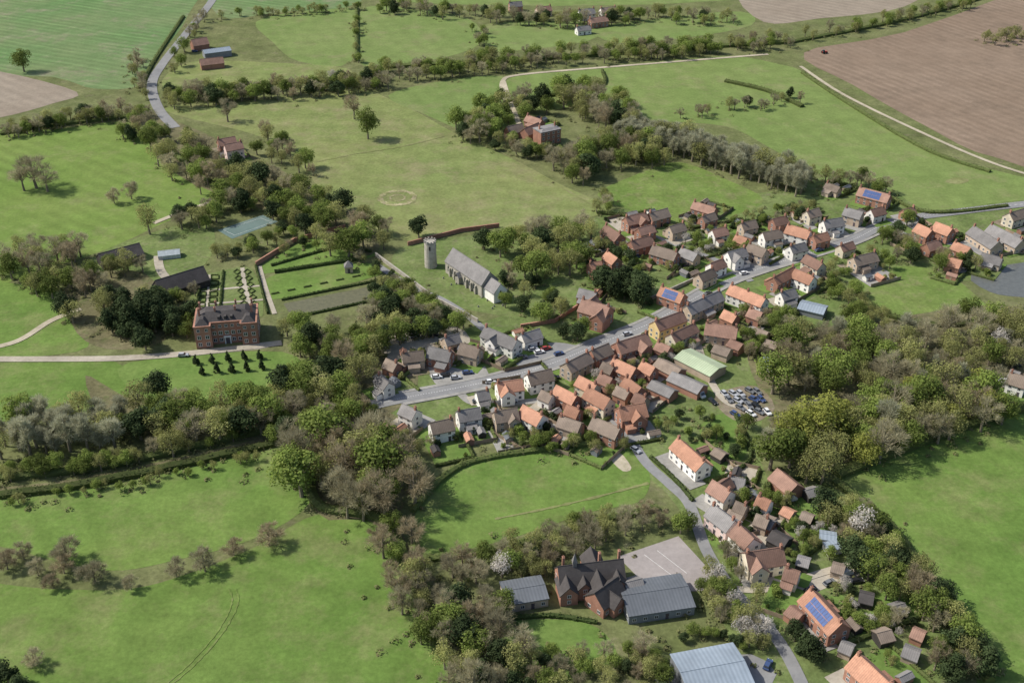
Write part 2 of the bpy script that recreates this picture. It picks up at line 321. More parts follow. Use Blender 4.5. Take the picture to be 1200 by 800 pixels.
pline([(262,270),(306,256),(319,261),(275,276),(262,270)],.06); pline([(755,650),(795,680)],.06);pline([(770,645),(805,672)],.06)
tag(pm.build('court_lines',M['paint']),'thin white painted lines on tennis court and playground','ground marking',None,'structure')
def roadd(x,y): return min((math.hypot(x-a,y-b)-w for a,b,w in RS))
# ---------------- houses
wf=MB()
for b in ((-.58,.58,.55,.65),(-.58,.58,-.65,-.55),(-.58,-.48,-.55,.55),(.48,.58,-.55,.55),(-.04,.04,-.55,.55)): wf.box(b[0],b[1],-.06,.02,b[2],b[3])
WF=wf.mesh('window',M['frame']); wp=MB(); wp.box(-.48,.48,-.025,.02,-.55,.55); WP=wp.mesh('pane',M['glass'])
dr=MB(); dr.box(-.5,.5,-.05,.03,0,2.05); dr.box(-.6,.6,-.04,.02,2.05,2.2); DR=dr.mesh('door',M['door'])
hd=MB(); hd.box(.32,.4,-.1,-.05,.95,1.05); HD=hd.mesh('handle',M['frame'])
HL=[]; BMX=[]; CLR=[]
for x,y,r in ((268,192,13),(265,428,24),(232,425,14),(300,424,16),(648,178,5),(575,352,11),(700,372,9),(285,268,11),(772,662,16),(690,712,14),(640,708,10),(970,735,8),(400,345,12),(370,358,10),(835,790,13)):
    p=PZ(x,y); CLR.append((p.x,p.y,r))
def window(par,x,y,z,rz,sc=1):
    w=inst('window',WF,par,(x,y,z),rz,None,(sc,1,sc)); inst('pane',WP,w)
def chimney(roof,x,y,z,zt,mat='B'):
    c=MB(); c.box(x-.35,x+.35,y-.45,y+.45,z,zt); c.box(x-.42,x+.42,y-.52,y+.52,zt,zt+.15)
    for k in (-.22,.22): c.tube((x,y+k,zt+.15),(x,y+k,zt+.6),.14,.11,6)
    c.build('chimney',M[mat],roof)
def gable(par,L,w,e,rise,wm,rm,nw='wall',nr='roof',loc=(0,0,0),rz=0,x0=None,ov=.35):
    x0=-L/2 if x0 is None else x0; x1=x0+L
    m=MB(); m.ext([(-w/2,-.3),(w/2,-.3),(w/2,e),(0,e+rise),(-w/2,e)],x0,x1)
    m.build(nw,M[wm],par,loc,rz)
    t=.28; s=rise/(w/2); oe=w/2+ov; ze=e-ov*s
    m=MB(); m.ext([(-oe,ze-.03),(0,e+rise-.03),(oe,ze-.03),(oe,ze+t),(0,e+rise+t),(-oe,ze+t)],x0-.2,x1+.2)
    m.ext([(-.16,e+rise+t-.12),(.16,e+rise+t-.12),(.1,e+rise+t+.1),(-.1,e+rise+t+.1)],x0-.21,x1+.21)
    return m.build(nr,M[rm],par,loc,rz)
def faces(root,L,w,rz):
    p=root.location; cd=Vector((-p.x,-p.y,0)).normalized(); out=[]
    for nx,ny,hl,dist in ((0,-1,L/2,w/2),(0,1,L/2,w/2),(1,0,w/2,L/2),(-1,0,w/2,L/2)):
        n=Vector((nx*math.cos(rz)-ny*math.sin(rz),nx*math.sin(rz)+ny*math.cos(rz),0))
        if n.dot(cd)>-.12: out.append((nx,ny,hl,dist))
    return out
def winrow(root,fc,zs,step=2.7,door=False,sc=1):
    nx,ny,hl,dist=fc; n=max(1,int((2*hl-1)/step)); rot={(0,-1):0,(0,1):PI,(1,0):PI/2,(-1,0):-PI/2}[(nx,ny)]
    for zi,z in enumerate(zs):
        for i in range(n):
            u=(-hl+2*hl*(i+.5)/n)
            if door and zi==0 and i==n//2:
                a=inst('door',DR,root,(u if ny else nx*dist,u if nx else ny*dist,0),rot); inst('handle',HD,a); continue
            window(root,u if ny else nx*dist,u if nx else ny*dist,z,rot,sc)
def house(x1,y1,x2,y2,w,e,wm,rm,label,o=None):
    o=o or {}; pitch=o.get('p',42); kind=o.get('k','house')
    if kind=='house': w*=.82; e*=.92
    rise=w/2*math.tan(R(pitch))
    A=PZ(x1,y1,e+rise); B=PZ(x2,y2,e+rise); L=max((B-A).length*(.92 if kind=='house' else 1),3); c=(A+B)/2; rz=math.atan2(B.y-A.y,B.x-A.x)
    root=empty(kind,(c.x,c.y,0),rz)
    tag(root,label,o.get('cat','house' if kind!='shed' and kind!='barn' else kind),o.get('g','houses of the village' if kind=='house' else None))
    roof=gable(root,L,w,e,rise,wm,rm); HL.append((root,L,w,rz,label,o))
    ex=Vector((math.cos(rz),math.sin(rz),0)); nb=max(1,round(L/w))
    for i in range(nb):
        q=c+ex*(-L/2+L*(i+.5)/nb); BMX.append((q.x,q.y,w/2+1))
    zt=e+rise
    if kind=='house':
        n=o.get('c',1 if L<11 else 2); xs=[-L/2+.6,L/2-.6,0][:n]
        if n==1 and random.random()<.5: xs=[L/2-.6]
        for x in xs: chimney(roof,x,0,zt-.8,zt+1.3)
    zs=[1.45,3.6] if e>3.9 else [1.45]; fs=faces(root,L,w,rz)
    if not o.get('nw'):
        d=True
        for f in fs:
            winrow(root,f,zs,2.7,d and f[0]==0); d=d and f[0]!=0
    for (t,side,ln,ww) in o.get('wing',()):
        r2=ww/2*math.tan(R(pitch)); gable(root,ln+w/2,ww,e-.15,r2,wm,rm,'wing_wall','wing_roof',(t*L,0,0),side*PI/2,0)
        for z in zs: window(root,t*L,side*(w/2+ln),z,PI if side>0 else 0)
    if o.get('solar'):
        sd=o['solar']; m=MB(); s=math.tan(R(pitch)); nn=max(2,int(L*.55))
        for i in range(nn):
            xa=-L*.3+i*1.1
            for j in (0,1):
                ya=w*.08+j*1.5; yb=ya+1.4
                za=e+rise-ya*s+.38; zb=e+rise-yb*s+.38
                m.add([(xa,sd*ya,za),(xa+1,sd*ya,za),(xa+1,sd*yb,zb),(xa,sd*yb,zb)],[(0,1,2,3)])
        m.build('solar_panel',M['solar'],roof)
    if kind=='house' and random.random()<.6 and not o.get('np'):
        sd=o.get('b',random.choice((1,1,-1))); l2=U(3,5); x=U(-L/4,L/4); d=U(2,3); m=MB(); y0=sd*(w/2-.1); y1=sd*(w/2+d); ya,yb=min(y0,y1),max(y0,y1)
        m.box(x-l2/2,x+l2/2,ya,yb,-.3,2.3); m.build('lean_to_wall',M[wm],root)
        m=MB(); za,zb=(3.4,2.45) if sd>0 else (2.45,3.4)
        m.ext([(ya-(.3 if sd<0 else 0),za-.12),(yb+(.3 if sd>0 else 0),zb-.12),(yb+(.3 if sd>0 else 0),zb+.06),(ya-(.3 if sd<0 else 0),za+.06)],x-l2/2-.2,x+l2/2+.2); m.build('lean_to_roof',M[rm],root)
    return root
SH={'k':'shed','nw':1,'np':1,'p':28}; BN={'k':'barn','nw':1,'np':1}
HS=[
(471,473,489,481,7,5,'W','s','white cottage at the west end of main street'),
(503,496,531,490,7.5,5,'W','b','white house lowest left in the close'),
(535,482,563,477,7.5,5,'W','s','white grey-roofed house second along the close'),
(578,483,607,478,7.5,5,'P','b','pale brick house third along the close',{'wing':((.25,-1,1.5,4),)}),
(612,474,637,487,8,5,'W','o','white house with bright orange roof in the close'),
(581,449,613,444,7.5,5,'W','o','white house with orange roof above the close',{'wing':((-.2,-1,2.5,5),)}),
(617,439,647,432,8,5,'W','b','tall white house with brown roof beside the street'),
(651,451,677,464,7,5,'B','o','orange roofed brick cottage above the lower lane'),
(688,453,716,468,8,5,'C','o','cream cottage with orange roof at the lane bend'),
(662,426,690,412,8,5,'P','b','long brown roofed terrace at the lane mouth'),
(692,411,714,402,8,5,'B','b','brown roofed brick shop end by the square'),
(718,419,746,432,7.5,5,'B','o','orange roofed brick house behind the street terrace'),
(721,402,760,390,9,5.5,'B','r','broad red brown roofed house facing main street',{'c':2,'wing':((.2,-1,3,5),)}),
(724,478,757,472,9,5,'B','o','square orange roofed brick house beside the lane',{'wing':((.1,-1,2,5),)}),
(694,488,728,502,8,5,'B','b','brown roofed brick house lowest by the lane'),
(655,487,682,496,7,4,'P','b','brown roofed bungalow at the end of the close'),
(678,440,700,451,7,5,'C','o','narrow cream cottage between two orange roofs'),
(733,441,752,455,7,4.5,'B','o','small orange roofed cottage in the crowded yards'),
(766,377,801,364,8,6,'Y','r','yellow rendered house on the main street'),
(803,359,845,340,8,5,'P','s','long slate roofed terrace along main street',{'c':3}),
(855,333,899,350,8,5,'W','o','long white row with orange roofs below main street',{'c':3}),
(905,326,931,312,7,5,'B','o','orange roofed cottage beside main street bend'),
(931,315,955,325,7.5,5,'W','o','white gabled house with orange roof past the bend'),
(944,298,965,309,7,5,'C','r','cream cottage with red roof near the bend'),
(826,378,866,384,9,4.5,'P','r','wide red brown roofed house behind the terrace'),
(785,392,815,378,7,5,'C','r','cream street house right of the yellow house'),
(800,411,842,432,10,3.2,'P','g','long low shed with pale green sheet roof',{**SH,'p':14}),
(772,420,798,433,7,3.2,'B','b','brown workshop left of the pale green shed',SH),
(788,436,824,452,7,3,'B','s','long grey outbuilding below the pale green shed',SH),
(567,382,608,399,8,5,'W','s','long white house with slate roof by the square',{'c':2,'wing':((-.1,-1,2,5),)}),
(610,392,633,385,7,4,'W','s','small slate roofed annex above the square'),
(539,402,563,408,8,4.5,'P','b','brown roofed house left of the long white house'),
(502,406,530,412,8,4.5,'B','s','slate roofed brick house in the gravel yard'),
(470,414,497,411,7,4.5,'P','b','brown roofed house at left of the gravel yard'),
(443,438,456,449,6,5,'W','s','tiny white cottage hidden beside the central trees'),
(681,350,716,360,10,6,'B','r','large red brick house among dark yews',{'c':2,'wing':((.3,-1,3,6),(-.3,1,3,6))}),
(678,338,700,343,7,4,'B','s','slate roofed coach house behind the brick house'),
(711,294,724,303,7,4.5,'B','o','small orange roofed cottage left of paved close'),
(732,255,758,249,8,5,'B','r','red roofed brick house below the small paddock',{'wing':((.2,-1,2,5),)}),
(760,250,783,244,8,5,'B','b','brown roofed brick house nearest the small paddock'),
(709,263,728,275,8,5,'B','r','red brown roofed house at left of upper close'),
(738,283,764,276,8,5,'B','r','brick house in the middle of the upper close'),
(764,287,795,296,8,5,'B','b','long brown roofed house at end of upper close'),
(798,290,818,298,7,4,'P','s','slate roofed bungalow right of the upper close'),
(812,236,840,244,7,3.5,'B','r','low red roofed stable beside the small paddock'),
(852,296,874,290,7.5,5,'W','s','white gabled house with slate roof above main street',{'wing':((-.2,-1,2.5,5),)}),
(877,285,899,293,7.5,5,'P','b','brown roofed house between two white houses'),
(893,273,916,269,7.5,5,'W','b','white house with brown roof near upper gardens'),
(922,263,951,271,8,5,'W','o','white house with red orange roof in upper row'),
(964,259,988,255,7.5,5,'W','s','white slate roofed villa in upper row'),
(990,243,1012,249,7.5,5,'P','s','grey roofed house right of the white villa'),
(1006,219,1045,229,8.5,5,'B','r','long red roofed row with blue solar panels',{'solar':-1,'c':2}),
(968,214,985,220,6,3.5,'P','b','small brown bungalow left of the solar row'),
(999,302,1027,295,8,4.5,'P','b','brown roofed house on lower side of main street'),
(1075,262,1093,270,8,5,'B','o','orange roofed farmhouse at the right hand bend'),
(1096,260,1117,268,8,5,'B','o','orange roofed cottage right of the farmhouse'),
(1118,283,1138,291,7,4,'B','o','orange roofed barn below the right hand cottages'),
(1140,264,1172,284,9,4,'P','s','long slate roofed barn conversion at right'),
(1160,262,1200,282,9,4,'P','s','longest slate roofed barn at the right edge'),
(1182,250,1206,243,8,5,'C','b','brown roofed house at right edge beside the road'),
(774,335,803,345,8,5,'B','o','orange house with solar panels near dark yews',{'solar':-1}),
(938,354,968,361,8,2.8,'G','m','low blue grey roofed shed below main street',{**SH,'p':16}),
(793,512,827,542,8,5,'W','o','long white cottage with orange roof beside lane',{'c':2}),
(834,562,857,576,7.5,5,'W','r','white lane cottage with red brown roof',{'wing':((-.2,1,3,5),)}),
(853,557,874,562,6.5,4,'W','s','white slate roofed cottage behind the lane'),
(834,590,862,611,8,5,'K','s','pinkish cottage with slate roof on the lane',{'c':2}),
(864,613,884,632,8,5,'W','r','white cottage with red brown roof on the lane'),
(872,648,919,641,9,5,'C','r','cream house with broad red brown roof',{'c':2,'wing':((-.25,-1,2,5),)}),
(911,549,934,568,7,3.5,'B','r','red brown barn in gardens right of the lane',{**BN,'p':38}),
(905,622,924,632,6,2.8,'D','d','dark shed behind the cream house',SH),
(961,625,980,628,4,2.2,'W','m','upper white garden shed beside green lawn',{**SH,'p':12}),
(968,640,984,637,3.6,2.2,'W','m','lower white flat shed beside green lawn',{**SH,'p':8}),
(948,688,988,732,9,5,'B','o','orange cottage covered with solar panels at bottom',{'solar':-1,'c':2}),
(1003,764,1048,806,9,5,'B','o','orange cottage at the bottom edge',{'c':2}),
(1183,436,1206,443,8,5,'W','b','white house at right edge below the wood'),
(893,420,910,427,5,2.6,'W','m','small white shed above the car yard',{**SH,'p':12}),
(238,59,269,55,9,4,'G','m','blue grey farm shed at top left',{**BN,'p':18}),
(224,47,242,44,8,4,'B','r','red farm building at top left',BN),
(234,70,261,67,7,3.5,'B','r','lower red farm building at top left',BN),
(254,164,276,160,8,5,'B','r','red roofed back range of the white farmhouse'),
(262,170,284,166,7.5,7,'K','r','pinkish white farmhouse among trees behind left pasture'),
(594,149,612,145,7,3.5,'B','b','brown roofed barn left of the brick hall',BN),
(614,151,631,144,7,3.2,'B','r','red roofed barn beside the brick hall',BN),
(617,135,636,141,7,4,'B','r','red roofed cottage behind the brick hall'),
(596,3,612,2,8,4.5,'B','s','small house at top edge left of centre'),
(628,9,646,7,8,4.5,'P','r','second small house along the top edge'),
(677,12,697,10,9,5,'W','s','white house among trees at the top edge'),
(690,22,712,19,8,4.5,'B','r','red house among trees near the top edge'),
(703,10,722,8,8,4.5,'W','b','white brown-roofed house at the top edge'),
(675,32,692,30,7,3.5,'W','s','pale cottage lowest of the far top houses'),
(115,298,163,285,9.5,3,'D','d','dark barn beside the left pasture corner',{**BN,'p':36}),
(182,329,238,312,10.5,3.5,'D','d','long dark barn behind the manor',{**BN,'p':40}),
(590,693,638,685,9.5,3.2,'P','n','low grey roofed school block at left',{'p':10,'k':'school_block','cat':'building','np':1}),
(730,698,806,687,13.5,3.3,'G','n','dark grey roofed school hall below the playground',{'p':12,'k':'school_hall','cat':'building','np':1}),
(798,788,872,774,15,4.5,'G','m','large blue grey sheet roofed shed at bottom',{'p':9,'k':'storage_shed','cat':'shed','nw':1,'np':1}),
(752,678,732,683,7,3,'B','s','small slate outbuilding beside the playground',{**SH,'p':30}),
# infill
(752,423,768,431,6.5,4.5,'B','o','short orange roofed cottage behind the red brown house'),
(764,446,790,458,6,2.8,'B','s','low slate outbuilding in the crowded yards',SH),
(744,460,758,466,6.5,4.2,'P','r','small red roofed cottage above the square orange house'),
(664,474,680,480,6.5,4.5,'B','o','little orange roofed cottage above the brown bungalow'),
(634,457,648,463,6,4,'W','b','little white cottage behind the street houses'),
(703,437,718,444,6.5,4.5,'B','r','red roofed cottage above the cream lane cottage'),
(747,268,766,263,7,4.8,'B','r','red roofed house in upper close nearest its top'),
(784,266,802,261,7,4.5,'P','b','brown roofed house at right of upper close'),
(690,309,705,306,6.5,4.2,'B','o','orange roofed cottage above the dark yews'),
(834,270,852,266,7,4.6,'W','r','white red-roofed house above the long close road'),
(868,262,886,258,7,4.6,'P','b','brown roofed house highest in the upper gardens'),
(905,257,922,253,7,4.6,'B','r','red roofed brick house highest in upper row'),
(945,248,960,244,7,4.6,'C','b','cream house behind the white villa'),
(925,289,944,284,7,4.6,'W','s','white slate roofed house close above main street'),
(952,277,970,272,7,4.6,'B','o','orange roofed house close above main street'),
(832,309,848,303,7,4.6,'W','r','white cottage with red roof above the terrace'),
(818,322,836,314,7,4.6,'P','b','brown roofed house directly above the terrace'),
(848,363,864,370,6.5,4,'B','o','small orange roofed cottage below the long white row'),
(878,361,894,367,6.5,4,'B','r','small red roofed cottage below the long white row'),
(914,343,932,338,7,4.4,'W','s','white slate roofed cottage below the bend'),
(886,602,902,608,6,3.8,'P','b','small brown cottage behind the lane cottages'),
(940,600,953,605,4.5,2.4,'D','b','brown shed on the green back lawn',SH),
(935,652,949,656,4.5,2.4,'D','s','small slate shed right of the cream house',SH),
(1018,656,1032,653,4,2.2,'W','m','pale shed beside the gravel drive end',SH),
(1008,694,1024,698,5,2.4,'D','d','dark shed beside the garden lawn',SH),
(1060,757,1078,764,5,2.4,'P','s','slate shed at the bottom right gardens',SH),
(1028,742,1044,738,5,2.4,'D','b','brown shed above the bottom orange cottage',SH),
(452,420,466,426,6.5,4,'B','b','brown cottage at far left of gravel yard'),
(520,396,538,391,6.5,4,'P','s','slate roofed cottage at top of gravel yard'),
(558,460,573,457,6,4,'W','s','small white cottage just below main street'),
(1110,301,1128,306,7,4,'B','o','orange roofed barn nearest the lake'),
(1085,286,1101,281,7,4,'B','r','red roofed barn in the right hand farm'),
(1150,296,1176,303,7,3.6,'P','s','slate roofed byre above the lake'),
(1020,246,1036,242,7,4.4,'W','r','white house with red roof by the solar row'),
(898,398,912,403,5,2.4,'D','b','brown garden shed above the white shed',SH),
(838,404,856,410,6,3,'P','b','brown outbuilding beside the pale green shed',SH),
(856,398,870,404,5.5,3,'B','r','small red brown outbuilding below the wide house',SH),
(884,384,900,390,5.5,2.8,'P','b','brown garden outbuilding in the middle gardens',SH),
(706,424,720,430,6,4.2,'B','b','brown roofed cottage behind the shop end'),
(770,400,786,407,6,4.2,'B','r','red roofed cottage behind the cream street house'),
(722,452,738,459,6,4.2,'B','b','brown roofed cottage in the crowded yards'),
(862,275,876,280,6,4.2,'B','o','small orange roofed cottage in upper gardens'),
(822,254,838,249,6.5,4.4,'B','b','brown roofed house below the low red stable'),
(1058,246,1072,243,6,4,'B','r','small red roofed cottage above the right bend'),
(984,288,1000,283,6,4.2,'C','r','cream cottage with red roof close below solar row'),
(888,580,904,587,6,4.2,'W','o','white cottage with orange roof left of the barn'),
(862,587,876,593,5.5,3.8,'P','b','brown cottage directly behind the pinkish cottage'),
(893,606,907,612,5,2.6,'B','s','slate outbuilding behind the red brown lane cottage',SH),
(920,664,938,670,6.5,4.2,'W','r','white cottage with red roof above the gravel drive'),
(918,594,930,600,4.5,2.4,'P','o','small orange shed on the left of the lawn',SH),
(944,575,958,571,4.5,2.4,'D','s','slate shed above the green back lawn',SH),
(976,660,990,664,4.5,2.4,'P','b','brown shed above the gravel drive end',SH),
(1046,711,1060,707,4.5,2.4,'D','s','slate shed at the lawn by the pasture hedge',SH),
(1070,736,1084,742,4.5,2.4,'B','r','red brown shed near the pasture hedge',SH),
(926,710,940,720,5,2.6,'B','r','red brown outbuilding left of the solar cottage',SH),
(986,752,1000,758,4.5,2.4,'P','s','slate shed left of the bottom orange cottage',SH),
(838,525,850,532,4.5,2.4,'D','b','brown shed in the long lane garden',SH),
]
for h in HS: house(*h)
sch=house(654,664,730,655,8.6,4.4,'B','d','red brick gothic school with steep dark roofs',{'k':'school','cat':'school','p':46,'np':1,'wing':((-.4,-1,3,5.2),(-.14,-1,1.6,4.2),(.08,-1,5,6),(.38,-1,2.2,5),(.1,1,4,6))})
sr=[c for c in sch.children if c.name.startswith('roof')][0]
for x in (-8,3,9): chimney(sr,x,1.5,6.6,11)
b=MB(); b.box(-5.5,-4.3,-.6,.6,8.4,10.2); b.add([(-5.7,-.8,10.2),(-4.1,-.8,10.2),(-4.1,.8,10.2),(-5.7,.8,10.2),(-4.9,0,13.5)],[(0,1,4),(1,2,4),(2,3,4),(3,0,4),(3,2,1,0)]); b.build('bell_turret',M['s'],sr)
house(697,695,724,676,7.5,3.8,'B','d','dark roofed lower school range behind the hall',{'k':'school_block','cat':'building','p':44,'np':1,'wing':((0,-1,2,5),)})
# manor
A=PZ(231,408); B=PZ(304,402); L=(B-A).length; rz=math.atan2(B.y-A.y,B.x-A.x); c=(A+B)/2
mn=empty('manor_house',(c.x,c.y,0),rz); tag(mn,'red brick manor house with many tall windows and chimneys','manor'); BMX.append((c.x,c.y+7,16))
m=MB(); m.box(-L/2,L/2,2,15,-.3,9.8); m.box(-L/2-.2,L/2+.2,1.8,15.2,9.8,10.3); m.build('wall',M['B'],mn)
for sx in (-1,1):
    m=MB(); a,b2=sorted((sx*(L/2+.01),sx*(L/2-6.5))); m.box(a,b2,-.6,1.99,-.3,9.8); m.box(a-.2,b2+.2,-.8,1.79,9.8,10.28); m.build('wing_wall',M['B'],mn)
m=MB(); m.box(-L/2+.5,L/2-.5,2.3,14.7,10.3,13,4,4); m.box(-L/2+.5,-L/2+6,-.3,6,10.31,12.4,2,2); m.box(L/2-6,L/2-.5,-.3,6,10.31,12.4,2,2)
for x in (-2.5,0,2.5): m.box(x-.5,x+.5,3,4.6,10.9,12.1)
mr=m.build('roof',M['d'],mn)
for x in (-L/2+2,-4,4,L/2-2):
    for y in (6.5,11.5): chimney(mr,x,y,10.5,14.6)
for z,s in ((1.9,1.3),(5.1,1.35),(8.3,1.05)):
    for sx in (-1,1):
        for k in (-1.6,1.6): window(mn,sx*(L/2-3.25)+k,-.6,z,0,s)
    for k in range(5):
        x=(k-2)*2.5
        if z<2 and k==2: continue
        window(mn,x,2,z,0,s)
    for y in (4,8,12): window(mn,-L/2,y,z,-PI/2,s); window(mn,L/2,y,z,PI/2,s)
m=MB(); m.box(-.8,.8,1.9,2,0,2.8); dd=m.build('door',M['door'],mn); m=MB(); m.box(-1.3,-.85,1.6,2,0,3); m.box(.85,1.3,1.6,2,0,3); m.box(-1.5,1.5,1.5,2,3,3.6); m.build('door_surround',M['frame'],mn)
# brick hall
A=PZ(634,172); B=PZ(657,167); L=(B-A).length; c=(A+B)/2
hb=empty('brick_hall',(c.x,c.y,0),math.atan2(B.y-A.y,B.x-A.x)); tag(hb,'square red brick hall with flat grey roof among trees','house'); BMX.append((c.x,c.y+5,8))
m=MB(); m.box(-L/2,L/2,0,9,-.3,8); m.build('wall',M['B'],hb); m=MB(); m.box(-L/2-.25,L/2+.25,-.25,9.25,8,8.5); m.box(-L/2+.6,L/2-.6,.6,8.4,8.5,9.4,2,2); hr=m.build('roof',M['s'],hb)
for x in (-L/2+1.5,L/2-1.5): chimney(hr,x,4.5,8.7,11)
for z in (1.7,4.3,6.8):
    for k in range(4): window(hb,-L/2+L*(k+.5)/4,0,z,0,1.1)
# church & tower
ch=house(531,291,574,319,9,6,'F','s','flint church with long slate roof in the churchyard',{'k':'church','cat':'church','p':48,'np':1,'nw':1,'c':0})
Lc=HL[-1][1]
gable(ch,8,7,5,3.6,'W','s','chancel_wall','chancel_roof',(0,0,0),0,Lc/2-.1)
m=MB(); m.box(-4,-1,-6.2,-4.4,-.3,3.4); m.build('porch_wall',M['F'],ch); m=MB(); m.ext([(-4.3,3.2),(-2.5,5.2),(-.7,3.2),(-.7,3.5),(-2.5,5.5),(-4.3,3.5)],-6.5,-4.2,'y'); m.build('porch_roof',M['s'],ch)
for s in (-1,1):
    for x in (-Lc/2+2.5,-Lc/2+6,1.5,5,8.5):
        m=MB(); a=s*4.5; m.ext([(x-.6,1.8),(x+.6,1.8),(x+.6,3.8),(x,4.9),(x-.6,3.8)],min(a,a+s*.05),max(a,a+s*.05),'y'); m.build('window',M['glass'],ch)
        m=MB(); m.box(x+1.5,x+2.1,min(s*4.45,s*5.4),max(s*4.45,s*5.4),-.3,4.2); m.build('buttress',M['stone'],ch)
m=MB(); xe=Lc/2+7.9; m.ext([(-1.2,1.8),(1.2,1.8),(1.2,4),(0,5.6),(-1.2,4)],xe,xe+.06); m.build('east_window',M['glass'],ch)
p=PZ(505,312); tw=empty('church_tower',p); tag(tw,'round flint church tower standing left of the church','tower'); BMX.append((p.x,p.y,4))
m=MB(); k=20; m.tube((0,0,-.3),(0,0,12.5),2.9,2.6,k); m.build('wall',M['F'],tw)
m=MB(); m.tube((0,0,12.5),(0,0,12.9),2.8,2.8,k)
for i in range(10):
    a=2*PI*i/10; x,y=2.5*math.cos(a),2.5*math.sin(a); m.box(x-.35,x+.35,y-.35,y+.35,12.9,13.6)
m.build('parapet',M['stone'],tw)
for i in range(4):
    a=-PI/2+i*PI/2; m=MB(); m.box(-.4,.4,-.1,.1,9.3,11.2); m.build('louvre',M['d'],tw,(2.67*math.cos(a),2.67*math.sin(a),0),a+PI/2)
# greenhouse & pavilion
p=PZ(199,301); gh=empty('greenhouse',p,R(15)); tag(gh,'pale glass greenhouse between the dark barns','greenhouse')
m=MB(); m.ext([(-2.5,0),(2.5,0),(2.5,2),(0,3.6),(-2.5,2)],-5,5); m.build('glazing',plain('greenhouse_glass',(.42,.46,.46),.15,.6),gh); m=MB()
for i in range(6):
    x=-5+2*i; m.box(x-.05,x+.05,-2.56,-2.5,0,2); m.box(x-.05,x+.05,2.5,2.56,0,2)
m.box(-5.05,5.05,-.06,.06,3.58,3.7); m.build('frame',M['frame'],gh)
p=PZ(409,318); pv=empty('pavilion',p,R(10)); tag(pv,'small brick garden pavilion with pyramid roof beside the canal','pavilion')
m=MB(); m.box(-1.8,1.8,-1.8,1.8,-.2,3); m.build('wall',M['P'],pv); m=MB(); m.add([(-2.1,-2.1,3),(2.1,-2.1,3),(2.1,2.1,3),(-2.1,2.1,3),(0,0,5.6)],[(0,1,4),(1,2,4),(2,3,4),(3,0,4),(3,2,1,0)]); m.build('roof',M['s'],pv); inst('door',DR,pv,(0,-1.8,0))
# ---------------- trees
def leafy(seed,rx,rz,cz,nl,n,s0,s1,lr=(1.3,2.4),cone=False):
    rnd=random.Random(seed); m=MB(); lobes=[]
    for i in range(nl):
        while 1:
            d=Vector((rnd.uniform(-1,1),rnd.uniform(-1,1),rnd.uniform(-1,1)))
            if .35<d.length<1: break
        r=rnd.uniform(*lr)
        if cone:
            z=rnd.random(); q=(1-z)*rx*.75; a=rnd.uniform(0,6.3); c=Vector((q*math.cos(a),q*math.sin(a),1+z*10)); r*=.35+.65*(1-z)
        else: c=Vector((d.x*rx*.8,d.y*rx*.8,cz+d.z*rz*.8))
        lobes.append((c,r,r*r))
    tot=[l[2] for l in lobes]
    for i in range(n):
        c,r,_=rnd.choices(lobes,tot)[0]
        d=Vector((rnd.gauss(0,1),rnd.gauss(0,1),rnd.gauss(.25,1))).normalized()
        p=c+d*r*rnd.uniform(.6,1.08); nn=(d+Vector((rnd.gauss(0,.5),rnd.gauss(0,.5),rnd.gauss(.2,.5)))).normalized()
        m.leaf(p,nn,rnd.uniform(s0,s1),rnd)
    t=MB(); top=Vector((rnd.uniform(-.3,.3),rnd.uniform(-.3,.3),cz)); t.tube((0,0,-.3),(top*.45),.42,.3,7); t.tube(top*.45,top,.3,.14,6)
    for c,r,_ in lobes[:7]:
        if c.z>2.5: t.tube(top*.5,c,.17,.05,4)
    return t,m
def bare(seed,rx,rz,cz,nT,wd,nl=24,lr=(1,1.8),tr=3.0):
    rnd=random.Random(seed); t=MB(); m=MB(); lobes=[]; cen=Vector((0,0,cz-rz*.5))
    top=Vector((rnd.uniform(-.2,.2),rnd.uniform(-.2,.2),tr)); t.tube((0,0,-.3),top,.4,.3,7); t.tube(top,(0,0,cz+rz*.4),.26,.08,5)
    for i in range(nl):
        while 1:
            d=Vector((rnd.uniform(-1,1),rnd.uniform(-1,1),rnd.uniform(-.9,1)))
            if .3<d.length<1: break
        c=Vector((d.x*rx*.8,d.y*rx*.8,cz+d.z*rz*.8)); lobes.append((c,rnd.uniform(*lr)))
        s0=top.lerp(Vector((0,0,cz)),rnd.uniform(0,.9)) if c.z>top.z else top*.8
        mid=s0.lerp(c,.5)+Vector((0,0,-.3)); (t if i<10 else m).tube(s0,mid,.13,.09,4); (t if i<10 else m).tube(mid,c,.09,.04,3)
    wt=[l[1]**2 for l in lobes]
    for i in range(nT):
        c,r=rnd.choices(lobes,wt)[0]; d=Vector((rnd.gauss(0,1),rnd.gauss(0,1),rnd.gauss(.2,1))).normalized()
        p=c+d*r*rnd.uniform(0,.7); q=(d*.9+(p-cen).normalized()+Vector((rnd.gauss(0,.35),rnd.gauss(0,.35),rnd.gauss(.25,.35)))).normalized()
        l=rnd.uniform(.5,1.25); s=q.orthogonal().normalized(); a2=rnd.uniform(0,6.3); s=s*math.cos(a2)+q.cross(s)*math.sin(a2)
        m.add([p-s*wd,p+s*wd,p+q*l+s*wd*.4,p+q*l-s*wd*.4],[(0,1,2,3)])
    return t,m
KIND={}
def reg(k,name,phr,cat,mats,gens):
    KIND[k]=(name,phr,cat,[(t.mesh('trunk',M['trunk']),m.mesh('crown',M[mats[i%len(mats)]])) for i,(t,m) in enumerate(gens)])
reg('a','bare_tree','bare grey brown tree','tree',['La','La','Lr'],[bare(s,4.4,4.2,7,2100,.036) for s in (1,2,3,4,5)])
reg('r','russet_tree','bare russet tree','tree',['Lr','La'],[bare(s,4.4,4.4,7,2500,.036) for s in (11,12,13,14)])
